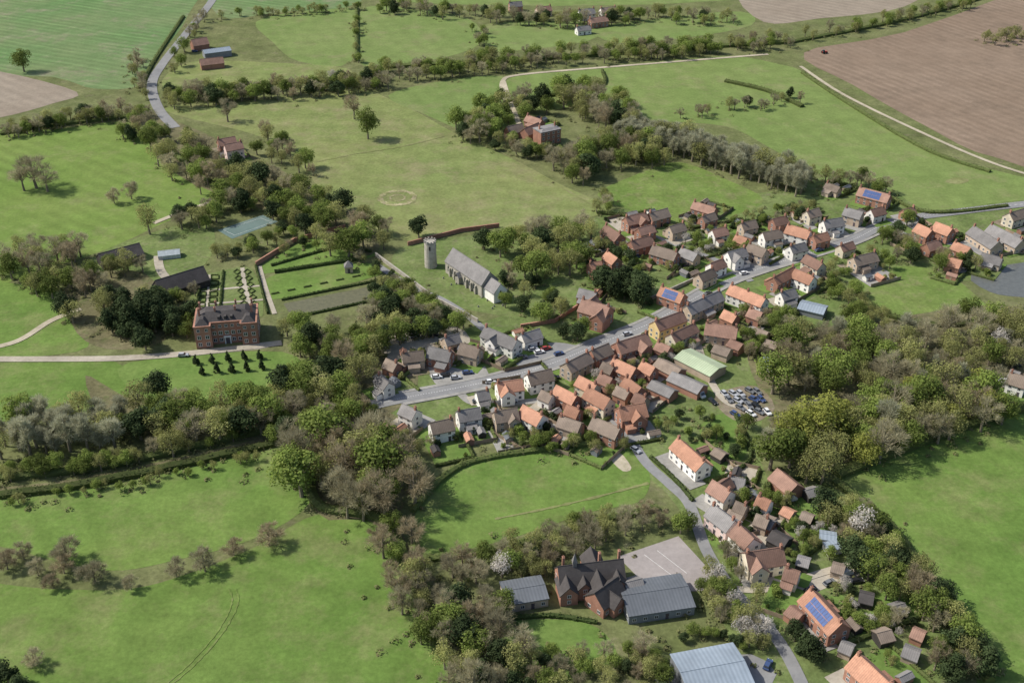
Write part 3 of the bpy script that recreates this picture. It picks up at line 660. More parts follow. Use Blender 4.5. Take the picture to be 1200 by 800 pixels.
reg('p','poplar_tree','pale slender bare tree','tree',['Lp'],[bare(s,2.4,5,6.8,2200,.042,20,(.8,1.4)) for s in (21,22,23)])
reg('s','bare_shrub','low bare twiggy shrub','shrub',['La','Lr'],[bare(s,5.2,4.8,6,3200,.055,26,(1.4,2.4),1.2) for s in (31,32,33)])
reg('b','leafy_tree','fresh green leafy tree','tree',['Lb'],[leafy(s,4.4,4.2,6.9,22,2100,.17,.4) for s in (41,42,43,44)])
reg('g','budding_tree','olive budding tree','tree',['Lg'],[leafy(s,4.4,4.3,7,28,1700,.12,.3,(1,2)) for s in (51,52,53)])
reg('c','evergreen_tree','dark evergreen tree','tree',['Lc'],[leafy(s,3.9,4.4,6.4,18,2800,.22,.45,(1.6,2.6)) for s in (61,62,63)])
reg('f','conifer_tree','dark pointed conifer','tree',['Lc'],[leafy(s,3,5,6,30,2200,.2,.45,(1,1.7),True) for s in (71,72)])
reg('y','willow_tree','yellow green tree','tree',['Ly'],[leafy(s,4.8,4.2,6.8,26,2300,.15,.34,(1.2,2.2)) for s in (81,82)])
reg('w','blossom_tree','white blossom tree','tree',['Lw'],[leafy(s,4.2,4,7,24,1300,.12,.3,(1,2)) for s in (91,92)])
reg('h','garden_bush','bush','bush',['Lb','hedge','Lg','Lc'],[leafy(s,4.5,4.5,5.5,12,900,.5,1.0,(2,3.2)) for s in (95,96,97,98)])
TP=[]; SC=[]; TREES={}
def plant(k,p,h,place,group=None,ws=1):
    name,phr,cat,ms=KIND[k]; t,c=random.choice(ms); s=h/12; w=s*U(.9,1.18)*ws
    o=empty(name,(p.x,p.y,0),U(0,6.3),(w,w,s)); inst('trunk',t,o); inst('crown',c,o)
    tag(o,phr+' '+place,cat,group); TP.append((p.x,p.y,w*4))
    TREES.setdefault(k,[]).append((h/(p.y*ct+H*st) if abs(pixx(p)-600)<640 else 0,o)); return o
def blocked(x,y,r,road=1.5):
    if roadd(x,y)<road: return True
    return any(math.hypot(x-a,y-b)<q+r for a,b,q in BMX)
def T(k,x,y,h,place,ws=1): return plant(k,PZ(x,y,h*.5),h,place,None,ws)
def belt(pts,n,spread,kinds,h0,h1,place):
    ws=[PZ(x,y,(h0+h1)/4) for x,y in pts]; ls=[(b-a).length for a,b in zip(ws,ws[1:])]; tot=sum(ls); done=0; tries=0
    while done<n and tries<n*14:
        tries+=1; t=U(0,tot); i=0
        while t>ls[i] and i<len(ls)-1: t-=ls[i]; i+=1
        d=(ws[i+1]-ws[i]).normalized(); p=ws[i].lerp(ws[i+1],t/ls[i])+Vector((-d.y,d.x,0))*U(-spread,spread)
        h=U(h0,h1); k=random.choice(kinds)
        if blocked(p.x,p.y,h*.18) or any(math.hypot(p.x-a,p.y-b)<(w+h*(.18 if k=='p' else .33))*.5 for a,b,w in TP) or any(math.hypot(p.x-a,p.y-b)<r for a,b,r in CLR): continue
        plant(k,p,h,place,'trees '+place); SC.append((p.x,p.y)); done+=1
# notable single trees
T('a',24,206,17,'left of the three in the bright left pasture',1.2); T('a',38,200,20,'tallest of the three in the bright left pasture',1.2); T('a',52,208,16,'right of the three in the bright left pasture',1.2)
T('b',430,143,21,'standing alone in the large meadow',.95); T('a',414,124,17,'beside the lone green meadow tree',.9)
T('b',25,70,17,'standing in the arable field at top left'); T('s',132,228,10,'left of a pair in the left pasture'); T('s',152,222,11,'right of a pair in the left pasture',1.1)
T('g',172,255,18,'at the corner of the left pasture'); T('a',265,128,16,'behind the white farmhouse'); T('y',930,505,20,'at the left end of the right wood',1.1); T('y',965,488,21,'leading the right hand wood',1.1)
T('w',1172,400,13,'at the right edge of the wood'); T('w',588,662,10,'left of the school'); T('w',870,735,9,'beside the bottom lane'); T('w',1010,612,13,'behind the white sheds')
T('b',592,350,9,'below the church gable'); T('c',612,355,9,'right of the church gable'); T('b',300,172,10,'beside the white farmhouse'); T('c',965,585,13,'beside the red brown barn'); T('c',490,264,13,'behind the round tower'); T('c',688,192,17,'in the belt below the brick hall')
T('w',388,88,9,'in the hedge below the top fields'); T('c',876,118,8,'alone on the sports field');T('c',926,108,8,'at the sports field hedge end')
T('c',6,788,9,'at the far bottom left corner'); T('c',24,800,8,'second in the bottom left corner'); T('s',38,770,6,'in the bottom left corner',1.2)
for x,y,h in ((25,645,7),(75,642,10),(42,664,7),(72,660,8),(108,668,9),(152,682,6),(205,664,8),(238,655,10),(272,640,7),(314,626,9),(60,680,6),(5,655,8)): T('s',x,y,h,'in the row dividing the left pastures',1.15)
BL=[
([(0,152),(60,140),(130,128),(170,132)],46,7,'aagbcg',7,12,'along the hedge above the left pasture'),
([(160,60),(165,95),(180,120)],14,5,'ag',7,11,'beside the top left road'),
([(238,14),(212,56),(196,90)],12,4,'bag',7,12,'along the right of the top left road'),
([(195,112),(300,104),(400,98),(450,88)],76,12,'aaaggcbb',8,14,'between the meadow and the top paddocks'),
([(417,12),(417,70)],9,2,'bg',5,8,'along the straight top hedge'),
([(440,82),(520,78),(600,68),(700,60),(820,54),(920,44)],124,13,'aaggbb',8,13,'along the far railway belt'),
([(920,44),(1000,30),(1100,8),(1150,0)],34,7,'gba',7,11,'along the top of the ploughed field'),
([(255,16),(340,12),(420,6)],24,5,'gb',6,9,'along the top edge hedge'),
([(560,30),(578,62)],9,5,'abg',7,10,'between the two top fields'),
([(450,4),(560,14),(660,22),(760,14),(870,20)],76,12,'aabggc',8,14,'around the far top houses'),
([(1150,44),(1210,36)],10,8,'ag',8,12,'at the right edge of the ploughed field'),
([(535,150),(580,140),(600,120),(650,108),(700,112),(722,140)],70,16,'aabbcgg',10,17,'around the brick hall'),
([(660,200),(700,170),(740,165),(760,185)],42,14,'bbcagg',10,17,'in the belt below the brick hall'),
([(580,165),(605,168),(628,178),(668,180)],16,7,'bgac',7,11,'in front of the brick hall'),
([(730,146),(800,162),(860,182),(945,207)],110,9,'ppppppg',14,20,'in the pale row above the village'),
([(790,132),(870,122),(935,112)],12,5,'ag',7,10,'on the upper sports field hedge'),
([(945,205),(990,205),(1040,215)],10,6,'bga',8,12,'behind the solar panelled row'),
([(172,140),(205,172),(250,200),(310,215),(360,240),(400,262),(440,288)],84,17,'bbbaacggg',9,16,'in the belt behind the tennis court'),
([(205,260),(250,245),(285,230),(330,240)],16,8,'bgac',8,13,'beside the track above the tennis court'),
([(245,290),(290,288),(340,268)],12,5,'bgc',6,9,'below the tennis court'),
([(300,155),(330,175),(360,200)],12,8,'bag',8,13,'right of the white farmhouse'),
([(-10,300),(40,298),(90,300)],18,12,'aabg',10,17,'at the left edge below the pasture'),
([(20,330),(70,335),(120,318),(170,300)],16,8,'bag',9,13,'around the left dark barn'),
([(165,345),(205,345),(240,335)],8,4,'bga',6,9,'in front of the long dark barn'),
([(92,345),(120,362),(150,352),(175,375),(140,385)],20,12,'cccg',11,17,'in the dark clump left of the manor'),
([(185,365),(205,385),(220,360)],6,5,'bc',8,12,'just left of the manor'),
([(345,395),(370,388),(405,408),(440,388),(470,358)],32,12,'bbaggc',8,14,'right of the manor gardens'),
([(310,300),(360,278),(420,290),(455,320)],14,6,'bagc',5,8,'in the upper manor garden'),
([(440,318),(470,340),(500,358),(540,380)],20,6,'bgabc',7,11,'screening the church lane'),
([(150,466),(190,486),(250,492),(330,475),(390,445),(450,428)],46,13,'abbbggc',8,17,'in the wood below the manor'),
([(180,508),(260,500),(340,490),(430,470)],20,8,'bbgga',8,13,'along the lower edge of that wood'),
([(0,500),(40,496),(80,498),(140,492)],30,9,'pppgb',13,19,'in the pale stand at the left edge'),
([(0,552),(120,541),(250,514),(350,490)],26,2,'gbb',5,9,'above the hedged lane at left'),
([(0,588),(100,574),(230,548),(340,522)],22,2,'gb',3,5,'below the hedged lane at left'),
([(372,505),(382,555),(410,522),(436,540),(450,585)],34,12,'rrragb',13,21,'in the bare central wood'),
([(440,490),(470,512),(500,520)],8,5,'abg',6,10,'behind the village close'),
([(452,610),(472,655),(492,695),(515,735)],20,6,'rragb',8,13,'along the right side of lower left pasture'),
([(520,665),(580,655),(640,636),(700,615),(780,605)],30,5,'aragb',7,11,'along the lower edge of central paddock'),
([(535,700),(550,750),(590,790)],22,12,'bagcr',8,14,'at the bottom left of the school'),
([(590,795),(640,785),(690,775)],14,6,'bgac',5,9,'along the school field edge'),
([(700,780),(740,770),(770,765),(780,800),(730,798)],22,7,'bgacb',5,9,'left of the big bottom shed'),
([(800,748),(840,746),(880,752)],8,3,'bgc',3,5,'behind the big bottom shed'),
([(838,640),(852,665),(875,705),(900,750)],20,5,'bggwa',6,10,'beside the lower lane'),
([(805,610),(822,655),(848,700),(885,745)],18,4,'bgga',6,9,'on the school side of the lower lane'),
([(985,590),(1020,630),(1045,670),(1075,700),(1105,745),(1140,785)],42,8,'agbbacg',8,13,'along the lower right pasture edge'),
([(930,735),(950,760)],4,4,'fbc',8,12,'by the bottom lane bend'),
([(905,415),(960,420),(1020,418),(1080,405),(1140,400),(1190,375)],64,18,'aapagggbb',11,18,'in the upper part of right wood'),
([(900,520),(960,520),(1010,495),(1070,475),(1130,460),(1170,455)],52,14,'aabbgggpyy',12,19,'in the lower part of right wood'),
([(585,270),(620,290),(660,265),(690,290),(650,310),(610,300)],30,11,'bbcagg',9,16,'in the churchyard right of the church'),
([(455,330),(480,350),(500,375),(460,385)],16,8,'bcag',7,12,'below the round tower'),
([(590,318),(640,335),(670,350),(640,372)],14,7,'cbag',7,11,'in the lower churchyard'),
([(700,325),(730,332),(760,345)],10,7,'c',9,13,'in the dark yew clump'),
([(660,385),(690,388)],3,4,'cb',7,10,'by the large brick house'),
([(720,225),(700,245)],5,4,'bag',7,11,'at the small paddock corner'),
([(700,285),(722,288),(740,300)],8,5,'bgc',5,8,'between the left houses of the upper close'),
([(800,262),(860,262),(900,250),(960,240)],30,7,'bbgac',4,8,'behind the upper row gardens'),
([(720,310),(760,310),(830,280),(880,300)],32,9,'bbgcw',3,8,'in the upper village gardens'),
([(870,360),(900,375),(930,385),(900,400),(870,400)],28,9,'bbgac',5,9,'in the gardens below main street'),
([(680,480),(730,440),(780,405),(820,395)],30,10,'bgbcw',3,7,'in the crowded street yards'),
([(600,500),(640,505),(550,500)],14,5,'bgh',3,5,'in the gardens of the close'),
([(985,330),(1000,360),(1040,380),(1090,385)],18,6,'bgb',6,10,'around the paddock left of lake'),
([(1045,255),(1060,290),(1110,305),(1150,305)],26,8,'bbgac',5,10,'around the orange roofed farm'),
([(950,330),(990,310),(1040,300)],16,7,'bgb',4,8,'on the lower side of main street'),
([(600,515),(660,520),(740,515)],12,3,'bgb',4,7,'behind the lowest close houses'),
([(770,480),(800,495),(850,500),(880,520)],20,9,'bgbch',3,7,'in gardens below the car yard'),
([(880,570),(900,600),(940,600),(960,660)],26,10,'bgwcb',3,7,'in gardens right of the lane'),
([(985,700),(1030,690),(1060,730),(1020,750)],26,9,'bgwcb',3,6,'in the bottom right gardens'),
([(620,650),(640,655),(600,670)],8,6,'gac',6,9,'just left of the school'),
]
for b in BL: belt(*b)
for i in range(5): T('f',229+i*18.7,420-i*1.5,5.4,'in the upper clipped row before the manor',1.05)
for i in range(5): T('f',236+i*17.5,432-i*1.5,5.4,'in the lower clipped row before the manor',1.05)
# ---------------- hedges
def hedge(px,h,w,label,mat='hedge',dens=9,lf=(.22,.45),world=None):
    rnd=random.Random(len(px)*13+int(h*10)); ps=world or cat_rom([PZ(*p) for p in px],8); m=MB(); secs=[]
    for i,p in enumerate(ps):
        d=(ps[min(i+1,len(ps)-1)]-ps[max(i-1,0)]).normalized(); nn=Vector((-d.y,d.x,0)); j=rnd.uniform(.8,1.1)
        secs.append([p+nn*a*w+Vector((0,0,b*h*j)) for a,b in ((-.4,-.05),(-.42,.6),(0,.88),(.42,.6),(.4,-.05))])
    n=len(secs); m.add([v for s in secs for v in s],[(5*i+k,5*i+k+1,5*i+k+6,5*i+k+5) for i in range(n-1) for k in range(4)]+[(0,1,2,3,4),tuple(5*n-5+k for k in range(5))])
    for a,b in zip(ps,ps[1:]):
        L=(b-a).length; d=(b-a).normalized(); nn=Vector((-d.y,d.x,0))
        for q in range(int(L*dens)+1):
            t=rnd.random(); u=rnd.uniform(-1,1); z=h*(1-.35*u*u)*rnd.uniform(.35,1.08); p=a.lerp(b,t)+nn*u*w*.52+Vector((0,0,z))
            m.leaf(p,(nn*u+Vector((rnd.gauss(0,.4),rnd.gauss(0,.4),.7))).normalized(),rnd.uniform(*lf),rnd)
    return tag(m.build('hedge',M[mat]),label,'hedge')
HG=[([(0,562),(60,556),(130,546),(250,520),(350,495)],3,3.6,'upper hedge of the hedged lane at left'),
([(0,582),(100,569),(230,542),(352,514)],2.8,3.6,'lower hedge of the hedged lane at left'),
([(0,158),(60,148),(150,138)],2.5,4,'dark hedge along the top of the left pasture'),
([(150,140),(200,178),(246,214)],2.5,4,'hedge along the right side of the left pasture'),
([(940,86),(1000,126),(1085,176),(1160,202)],2,3,'hedge between sports field and ploughed land'),
([(850,96),(900,108),(940,126)],2.5,4,'short dark hedge inside the sports field'),
([(593,120),(700,104),(706,84)],2,2.5,'angled hedge beside the farm lane'),
([(418,10),(418,72)],2.5,3,'straight hedge between two top fields'),
([(440,80),(600,72),(800,58),(930,50)],3,6,'long dark railway hedge'),
([(930,50),(1060,24),(1160,-4)],2.5,4,'hedge on top edge of the ploughed land'),
([(215,20),(182,70),(166,100)],2,3,'hedge left of the top left road'),
([(200,106),(300,100),(420,92),(450,84)],2.5,5,'hedge between the meadow and the paddocks'),
([(970,212),(1040,232),(1090,250),(1180,242)],2,2.5,'hedge behind the solar panelled row'),
([(486,640),(500,655),(600,640),(700,612),(770,596)],2.2,3,'hedge along the bottom of central paddock'),
([(484,600),(520,560),(560,540),(650,526),(735,518)],2,2.5,'hedge along the top of central paddock'),
([(978,564),(1040,615),(1080,670),(1130,755),(1160,800)],2.5,3.5,'hedge bounding the lower right pasture'),
([(980,558),(1060,526),(1130,500),(1210,476)],3,5,'hedge between right wood and lower pasture'),
([(366,520),(370,590),(450,612),(485,690),(515,755)],2.5,4,'hedge on the right of the left pastures'),
([(700,250),(745,256),(800,268),(870,258)],2,2.5,'hedge below the small green paddock'),
([(1005,345),(1040,370),(1100,382),(1165,376)],2.5,3,'hedge below the paddock by the lake'),
([(762,536),(790,562),(812,588)],1.6,1.4,'clipped hedge beside the winding lane'),
([(570,730),(640,722),(700,730)],1.6,1.5,'clipped hedge above the school field'),
([(862,488),(880,535),(850,560)],1.8,1.5,'clipped hedge right of the long lane garden'),
([(985,600),(960,640),(930,660)],1.8,1.5,'clipped hedge right of the green back lawn'),
([(905,572),(948,560),(985,585)],1.8,1.5,'clipped hedge above the green back lawn'),
([(1000,735),(1035,740),(1080,722)],1.6,1.5,'clipped hedge below the solar cottage lawn'),
([(890,395),(930,402),(960,395)],1.8,1.5,'clipped hedge below the bend gardens'),
([(690,318),(740,322),(770,330)],1.6,1.5,'clipped hedge above the dark yews'),
([(880,300),(920,296),(960,290)],1.6,1.3,'clipped hedge above main street'),
([(235,330),(231,362)],1.5,1.2,'clipped box hedge at left of the parterre'),
([(262,318),(258,362)],1.2,1.2,'clipped box hedge through the parterre'),
([(300,312),(314,368)],1.5,1.2,'clipped box hedge right of the parterre'),
([(330,352),(440,330)],1.3,1.2,'clipped hedge above the ornamental canal'),
([(322,320),(425,304)],2,1.5,'clipped hedge behind the manor lawn'),
([(318,312),(400,290),(435,296)],1.5,1.2,'clipped hedge across the upper manor garden'),
([(343,373),(450,350)],1.3,1.2,'clipped hedge below the ornamental canal')]
for px,h,w,l in HG: hedge(px,h,w,l,'box' if 'clipped' in l else 'hedge')
strip('path',[(284,314),(288,340),(297,364)],1.9,'gravel',.2,'white gravel path through the parterre','path',0,0,False)
strip('path',[(304,312),(312,340),(322,368)],2.0,'gravel',.2,'pale path right of the parterre','path',0,0,False)
strip('path',[(246,322),(243,360)],1.6,'gravel',.2,'narrow gravel path left of the parterre','path',0,0,False)
strip('path',[(236,342),(270,338),(306,335)],1.5,'gravel',.197,'upper gravel cross path in the parterre','path',0,0,False)
strip('path',[(234,357),(275,354),(312,351)],1.5,'gravel',.194,'lower gravel cross path in the parterre','path',0,0,False)
def loop(cx,cy,hw,hh,label,dia=False):
    cs=[(cx,cy-hh),(cx+hw,cy),(cx,cy+hh),(cx-hw,cy)] if dia else [(cx-hw,cy-hh),(cx+hw,cy-hh),(cx+hw,cy+hh),(cx-hw,cy+hh)]
    ws=[PZ(*c) for c in cs]+[PZ(*cs[0])]; pp=[]
    for a,b in zip(ws,ws[1:]): pp+=[a.lerp(b,k/3) for k in range(3)]
    hedge([],.7,.6,label,'box',14,(.08,.18),pp+[ws[-1]])
for i in range(12):
    loop(278+(i%2)*12+(i//2)*1.6,319+(i//2)*7.4,4.2,3,'diamond box hedge in the right parterre',True)
for i in range(12): loop(239+(i%2)*13-(i//2)*.6,325+(i//2)*6.6,4.4,2.4,'square box hedge in the left parterre')
for i in range(6):
    hedge([(318+i*19,345-i*4),(327+i*19,343.2-i*4)],.8,1.1,'clipped border block beside the manor lawn','box',14,(.1,.2))
# ---------------- walls & fences
def wallrun(px,h,t,mat,label,name='garden_wall',cat='wall'):
    ps=[PZ(*p) for p in px]; m=MB()
    for a,b in zip(ps,ps[1:]):
        d=(b-a); d.normalize(); nn=Vector((-d.y,d.x,0))*t/2
        for q,(z0,z1,k) in enumerate(((-.1,h,1),(h,h+.12,1.4))):
            vs=[a-nn*k,b-nn*k,b+nn*k,a+nn*k]; m.add([(v.x,v.y,z0) for v in vs]+[(v.x,v.y,z1) for v in vs],[(4,5,6,7),(0,1,5,4),(1,2,6,5),(2,3,7,6),(3,0,4,7)])
    return tag(m.build(name,M[mat]),label,cat)
wallrun([(478,288),(540,272),(585,266)],2,.5,'B','brick wall along the top of the churchyard')
wallrun([(300,312),(345,284),(405,268)],2.2,.5,'B','brick wall behind the manor garden')
wallrun([(440,300),(470,322),(510,352),(560,378)],1.8,.5,'F','flint wall along the church lane')
wallrun([(690,352),(650,378),(610,384)],1.6,.5,'B','brick wall below the churchyard')
wallrun([(762,352),(820,326),(850,318)],1.6,.4,'F','flint wall above the slate terrace')
pst=MB(); pst.box(-.07,.07,-.07,.07,-.2,1.9); PST=pst.mesh('post',M['timber'])
def fence(a,b,label):
    d=b-a; L=d.length; o=empty('timber_fence',a,math.atan2(d.y,d.x)); tag(o,label,'fence')
    m=MB(); m.box(0,L,.075,.11,.1,1.7); m.box(0,L,.0,.07,1.2,1.3); m.build('panel',M['timber'],o); n=max(1,int(L/4))
    for i in range(n+1): inst('post',PST,o,(L*i/n,0,0))
# ---------------- gardens round the houses
gz=.15
for (root,L,w,rz,label,o) in HL:
    if o.get('k','house')!='house' or root.location.y>720: continue
    c=root.location; ex=Vector((math.cos(rz),math.sin(rz),0)); ey=Vector((-ex.y,ex.x,0))
    near=min(RS,key=lambda r:math.hypot(r[0]-c.x,r[1]-c.y)); sd=1 if (Vector((near[0],near[1],0))-c).dot(ey)<0 else -1
    dep=U(8,13); lw=L/2+U(1,3); gz+=.0006
    q=[c+ex*-lw+ey*sd*.5,c+ex*lw+ey*sd*.5,c+ex*lw+ey*sd*(w/2+dep),c-ex*lw+ey*sd*(w/2+dep)]
    poly('garden_plot',[(p.x,p.y) for p in q],random.choice(['lawn','lawn','lawn2','lawn','pave','lawn','lawn2','gravel']),'garden plot of the '+label,'garden',gz,0,True)
    gz+=.0006
    q2=[c+ex*-lw-ey*sd*.5,c-ex*lw-ey*sd*(w/2+4),c+ex*lw-ey*sd*(w/2+4),c+ex*lw-ey*sd*.5]
    poly('forecourt_plot',[(p.x,p.y) for p in q2],random.choice(['pave','gravel','lawn','soil','lawn']),'front yard of the '+label,'garden',gz,0,True)
    if random.random()<.5: fence(q[2],q[3],'brown fence behind the '+label)
    elif random.random()<.85: hedge([],1.6,1.3,'garden hedge behind the '+label,'hedge',8,(.2,.4),[q[2].lerp(q[3],i/8) for i in range(9)])
    if random.random()<.45: fence(q[1],q[2],'brown side fence of the '+label)
    elif random.random()<.75: hedge([],1.7,1.3,'side hedge of the '+label,'hedge',8,(.2,.4),[q[1].lerp(q[2],i/8) for i in range(9)])
    for u in range(2):
        p=c+ex*U(-lw+2,lw-2)+ey*sd*(w/2+dep*U(.4,.8))
        if random.random()<.8 and not blocked(p.x,p.y,1.6,2):
            s=empty('garden_shed',p,rz+PI/2*random.randint(0,1)); tag(s,'small shed behind the '+label,'shed')
            l=U(2.8,5); gable(s,l,2.7,2,.8,random.choice('DPWGB'),random.choice('dnsbro'),'wall','roof',ov=.15); m=MB(); m.box(-.4,.4,-1.41,-1.35,0,1.8); m.build('door',M['timber'],s); BMX.append((p.x,p.y,2))
    for k in range(random.randint(2,4)):
        p=c+ex*U(-lw,lw)+ey*sd*(w/2+U(2,dep))
        if not blocked(p.x,p.y,.5,1): plant('h',p,U(1.5,4),'by '+label)
# ---------------- past 300 of a kind: the smallest in view become one mass
def merge(roots,name,label):
    V=[];LV=[];LS=[];MI=[];mats=[];vo=lo=0
    for r in roots:
        X=np.array(Matrix.LocRotScale(r.location,r.rotation_euler,r.scale))
        for ch in list(r.children):
            me=ch.data; n=len(me.vertices); co=np.empty(n*3,np.float32); me.vertices.foreach_get('co',co); co=co.reshape(-1,3)@X[:3,:3].T.astype(np.float32)+X[:3,3].astype(np.float32)
            li=np.empty(len(me.loops),np.int32); me.loops.foreach_get('vertex_index',li); ls=np.empty(len(me.polygons),np.int32); me.polygons.foreach_get('loop_start',ls)
            mt=me.materials[0]
            if mt not in mats: mats.append(mt)
            V.append(co); LV.append(li+vo); LS.append(ls+lo); MI.append(np.full(len(ls),mats.index(mt),np.int32)); vo+=n; lo+=len(li)
            bpy.data.objects.remove(ch)
        REG.remove(r); bpy.data.objects.remove(r)
    V=np.concatenate(V);LV=np.concatenate(LV);LS=np.concatenate(LS);MI=np.concatenate(MI)
    me=bpy.data.meshes.new(name); me.vertices.add(len(V)); me.loops.add(len(LV)); me.polygons.add(len(LS))
    me.vertices.foreach_set('co',V.ravel()); me.loops.foreach_set('vertex_index',LV); me.polygons.foreach_set('loop_start',LS); me.polygons.foreach_set('material_index',MI)
    for mt in mats: me.materials.append(mt)
    me.update(calc_edges=True); me.validate()
    tag(inst(name,me),label,'trees',None,'stuff')
for k,l in (('a','smallest far off bare grey trees in the hedgerows'),('b','smallest far off green trees and garden saplings'),('g','smallest far off olive budding trees and saplings'),('h','smallest green garden bushes around the houses')):
    ts=sorted(TREES[k],key=lambda q:-q[0])
    if len(ts)>296: merge([q[1] for q in ts[296:]],'far_'+KIND[k][0]+'s',l)
# ---------------- undergrowth
rnd=random.Random(5); m=MB()
for (x,y) in SC:
    for k in range(2):
        cx,cy=x+rnd.gauss(0,5),y+rnd.gauss(0,5)
        if blocked(cx,cy,.5,1): continue
        r=rnd.uniform(.8,2.2)
        for q in range(22):
            d=Vector((rnd.gauss(0,1),rnd.gauss(0,1),abs(rnd.gauss(0,.8)))).normalized(); m.leaf(Vector((cx,cy,.1))+d*r*rnd.uniform(.5,1),(d+Vector((0,0,.4))).normalized(),rnd.uniform(.25,.5),rnd)
tag(m.build('undergrowth',leaf_mat('scrub_leaf',(.13,.155,.05),(.2,.18,.095),.25)),'low scrubby undergrowth beneath the woods and belts','undergrowth',None,'stuff')
# ---------------- vehicles
cols=[('white',(.68,.68,.67)),('silver',(.4,.41,.43)),('black',(.02,.02,.022)),('blue',(.05,.08,.18)),('red',(.3,.04,.03)),('grey',(.16,.165,.17))]
CM=[(n,plain(n+'_car_paint',c,.3,.5)) for n,c in cols]
b=MB(); b.ext([(-2.1,.3),(-2.15,.75),(-2.0,.93),(.95,.95),(1.9,.82),(2.12,.6),(2.1,.3)],-.86,.86,'y'); b.box(-1.55,.25,-.62,.62,1.4,1.46)
CB=b.mesh('body',CM[0][1]); b=MB(); b.add([(-1.95,-.78,.93),(.95,-.78,.95),(.95,.78,.95),(-1.95,.78,.93),(-1.55,-.63,1.42),(.2,-.63,1.42),(.2,.63,1.42),(-1.55,.63,1.42)],[(4,5,6,7),(0,1,5,4),(1,2,6,5),(2,3,7,6),(3,0,4,7)]); CG=b.mesh('windows',M['glass'])
b=MB(); b.tube((0,-.1,0),(0,.1,0),.32,.32,12); CW=b.mesh('wheel',M['rubber']); b=MB(); b.box(2.02,2.14,-.15,.15,.58,.72); CHL=b.mesh('headlight',M['lamp'])
b=MB(); b.ext([(-2.6,.35),(-2.6,2.2),(1.3,2.25),(2.0,1.25),(2.6,1.05),(2.65,.35)],-.95,.95,'y'); VB=b.mesh('body',CM[0][1]); b=MB(); b.add([(1.44,-.8,2.2),(2.04,-.85,1.35),(2.04,.85,1.35),(1.44,.8,2.2)],[(0,1,2,3)])
VG=b.mesh('windscreen',M['glass'])
def car(x,y,ang,ci,place,van=False):
    p=PZ(x,y,.7); n,cm=CM[ci]; z=.26 if roadd(p.x,p.y)<0 else .16
    o=empty('parked_van' if van else 'parked_car',(p.x,p.y,z),R(ang)); inst('body',VB if van else CB,o,mat=cm)
    if van: inst('windscreen',VG,o)
    else: inst('windows',CG,o)
    for wx in (-1.3,1.35):
        for wy in (-.8,.8): inst('wheel',CW,o,(wx,wy,.32))
    for wy in (-.6,.6): inst('headlight',CHL,o,(.5 if van else 0,wy,.1 if van else 0))
    tag(o,n+(' van ' if van else ' car ')+place,'van' if van else 'car','cars and vans '+place)
for r_ in range(4):
    for k in range(5):
        if random.random()<.72: car(850+k*9.5+r_*4+U(-1.5,1.5),461+r_*8-k*.8+U(-1.5,1.5),-60+U(-18,18),random.choice([0,1,2,3,5,5,2,5,1]),'parked in the brown dirt yard')
for x,y,a,ci,pl,v in [(625,409,20,1,'on the village square',0),(632,412,20,0,'on the village square',0),(640,408,25,4,'on the village square',0),(612,418,15,5,'on the village square',0),(655,414,25,3,'on the village square',0),
 (512,441,10,0,'in the paved parking yard',0),(522,439,10,2,'in the paved parking yard',0),(534,442,12,1,'in the paved parking yard',0),(548,436,12,3,'in the paved parking yard',0),(470,398,40,1,'in the gravel yard',0),(485,393,30,0,'in the gravel yard',0),(508,392,10,2,'in the gravel yard',0),
 (575,447,12,0,'driving on main street',0),(735,391,25,1,'parked along main street',0),(830,344,35,2,'parked along main street',0),(872,320,25,0,'parked along main street',0),(960,293,22,3,'parked along main street',0),(1070,256,12,1,'parked along main street',0),
 (745,527,-50,1,'on the winding lane',0),(850,679,-55,5,'on the winding lane',0),(990,672,25,0,'on the gravel drive',1),(972,682,30,5,'on the gravel drive',0),(1004,680,10,2,'on the gravel drive',0),(950,690,30,2,'on the gravel drive',0),
 (775,306,20,0,'in the upper close',0),(790,310,20,1,'in the upper close',0),(748,300,0,3,'in the upper close',0),(805,312,30,2,'in the upper close',0),
 (900,778,60,3,'by the bottom shed',0),
 (820,462,-60,0,'beside the grey outbuilding',1),(835,470,-60,2,'beside the grey outbuilding',0),(1176,448,20,0,'at the right edge house',1),(1186,455,20,1,'at the right edge house',0),(1190,428,15,2,'at the right edge house',0),
 (215,416,5,1,'on the manor drive',0),(925,585,20,0,'beside the red brown barn',1),(650,442,10,2,'at the lane mouth',0),(600,470,20,1,'in the close',0),(560,470,10,5,'in the close',0),(640,468,30,0,'in the close',0),(250,66,0,0,'in the top left farmyard',1),(228,60,0,3,'in the top left farmyard',0)]: car(x,y,a,ci,pl,bool(v))
# tractor
p=PZ(966,63); o=empty('tractor',(p.x,p.y,.1),R(20)); tag(o,'small red tractor working on the ploughed field','tractor')
m=MB(); m.box(-.2,2.2,-.5,.5,.8,1.7,.1,.06); m.box(-1.6,-.2,-.6,.6,.8,1.4); m.build('body',plain('red_tractor_paint',(.5,.04,.02),.35),o); m=MB(); m.box(-1.6,-.15,-.7,.7,1.4,2.6,.15,.1); m.build('cab',M['glass'],o)
for x,y,r,wd in ((-1.1,.95,.95,.3),(-1.1,-.95,.95,.3),(1.6,.8,.6,.2),(1.6,-.8,.6,.2)): m=MB(); m.tube((x,y-wd,r),(x,y+wd,r),r,r,14); m.build('wheel',M['rubber'],o)
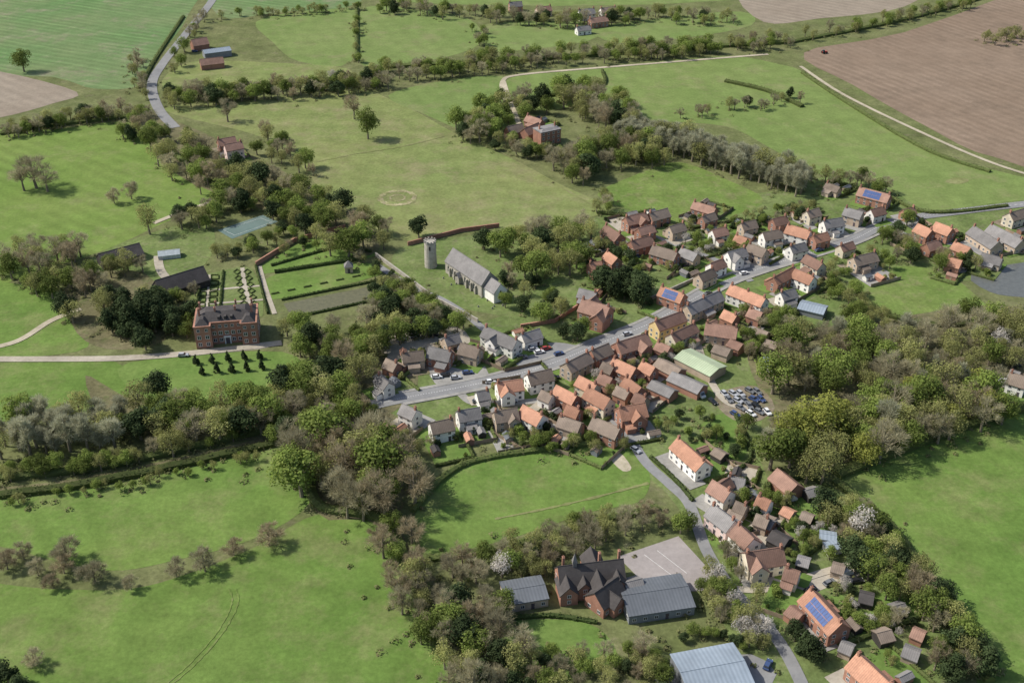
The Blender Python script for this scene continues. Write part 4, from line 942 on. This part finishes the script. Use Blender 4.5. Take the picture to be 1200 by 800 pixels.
# gravestones
gm=MB(); gm.ext([(-.35,-.1),(.35,-.1),(.35,.8),(.2,1.02),(-.2,1.02),(-.35,.8)],-.07,.07,'y'); GM=gm.mesh('gravestone',M['stone'])
for i in range(26):
    p=PZ(U(555,600),U(338,362)) if i<18 else PZ(U(515,545),U(318,335))
    if blocked(p.x,p.y,.3): continue
    tag(inst('gravestone',GM,None,p,R(20)+U(-.15,.15)),'upright grey gravestone in the churchyard grass','gravestone','gravestones in the churchyard')
# ---------------- unique labels by order from the left
ORD=['','second ','third ','fourth ','fifth ','sixth ','seventh ','eighth ','ninth ','tenth ','eleventh ','twelfth ']
by={}
bpy.context.view_layer.update()
for o in REG: by.setdefault(o['label'],[]).append(o)
for l,os_ in by.items():
    if len(os_)<2: continue
    if len(os_)<=12:
        os_.sort(key=lambda o:pixx(o.location if o.type=='EMPTY' or o.location.length>1 else o.matrix_world@o.data.vertices[0].co))
        for i,o in enumerate(os_):
            o['label']=l+(', leftmost' if i==0 else ', rightmost' if i==len(os_)-1 else ', '+ORD[i]+'from left')
            if 'group' not in o: o['group']=l
    else:
        for o in os_:
            if 'group' not in o: o['group']=l
# ---------------- camera & light
cd=bpy.data.cameras.new('Camera'); cam=bpy.data.objects.new('Camera',cd); C.objects.link(cam); S.camera=cam
cam.location=(0,0,H); cam.rotation_euler=(PI/2-TH,0,0); cd.sensor_width=36; cd.lens=36*F/1200; cd.clip_start=1; cd.clip_end=9000
el=R(46); az=R(-9); d=Vector((math.cos(el)*math.cos(az),math.cos(el)*math.sin(az),-math.sin(el)))
sl=bpy.data.lights.new('Sun','SUN'); sl.energy=5.0; sl.angle=R(.5); sl.color=(1,.96,.88); so=bpy.data.objects.new('Sun',sl); C.objects.link(so); so.rotation_euler=d.to_track_quat('-Z','Y').to_euler(); so.location=(-300,100,400)
w=bpy.data.worlds.new('World'); S.world=w; w.use_nodes=True; t=w.node_tree; sk=t.nodes.new('ShaderNodeTexSky'); sk.sky_type='NISHITA'; sk.sun_disc=False; sk.sun_elevation=el; sk.sun_rotation=R(279); sk.dust_density=2.0
t.links.new(sk.outputs[0],t.nodes['Background'].inputs[0]); t.nodes['Background'].inputs[1].default_value=.15
S.view_settings.view_transform='Standard'; S.view_settings.look='None'; S.view_settings.exposure=0
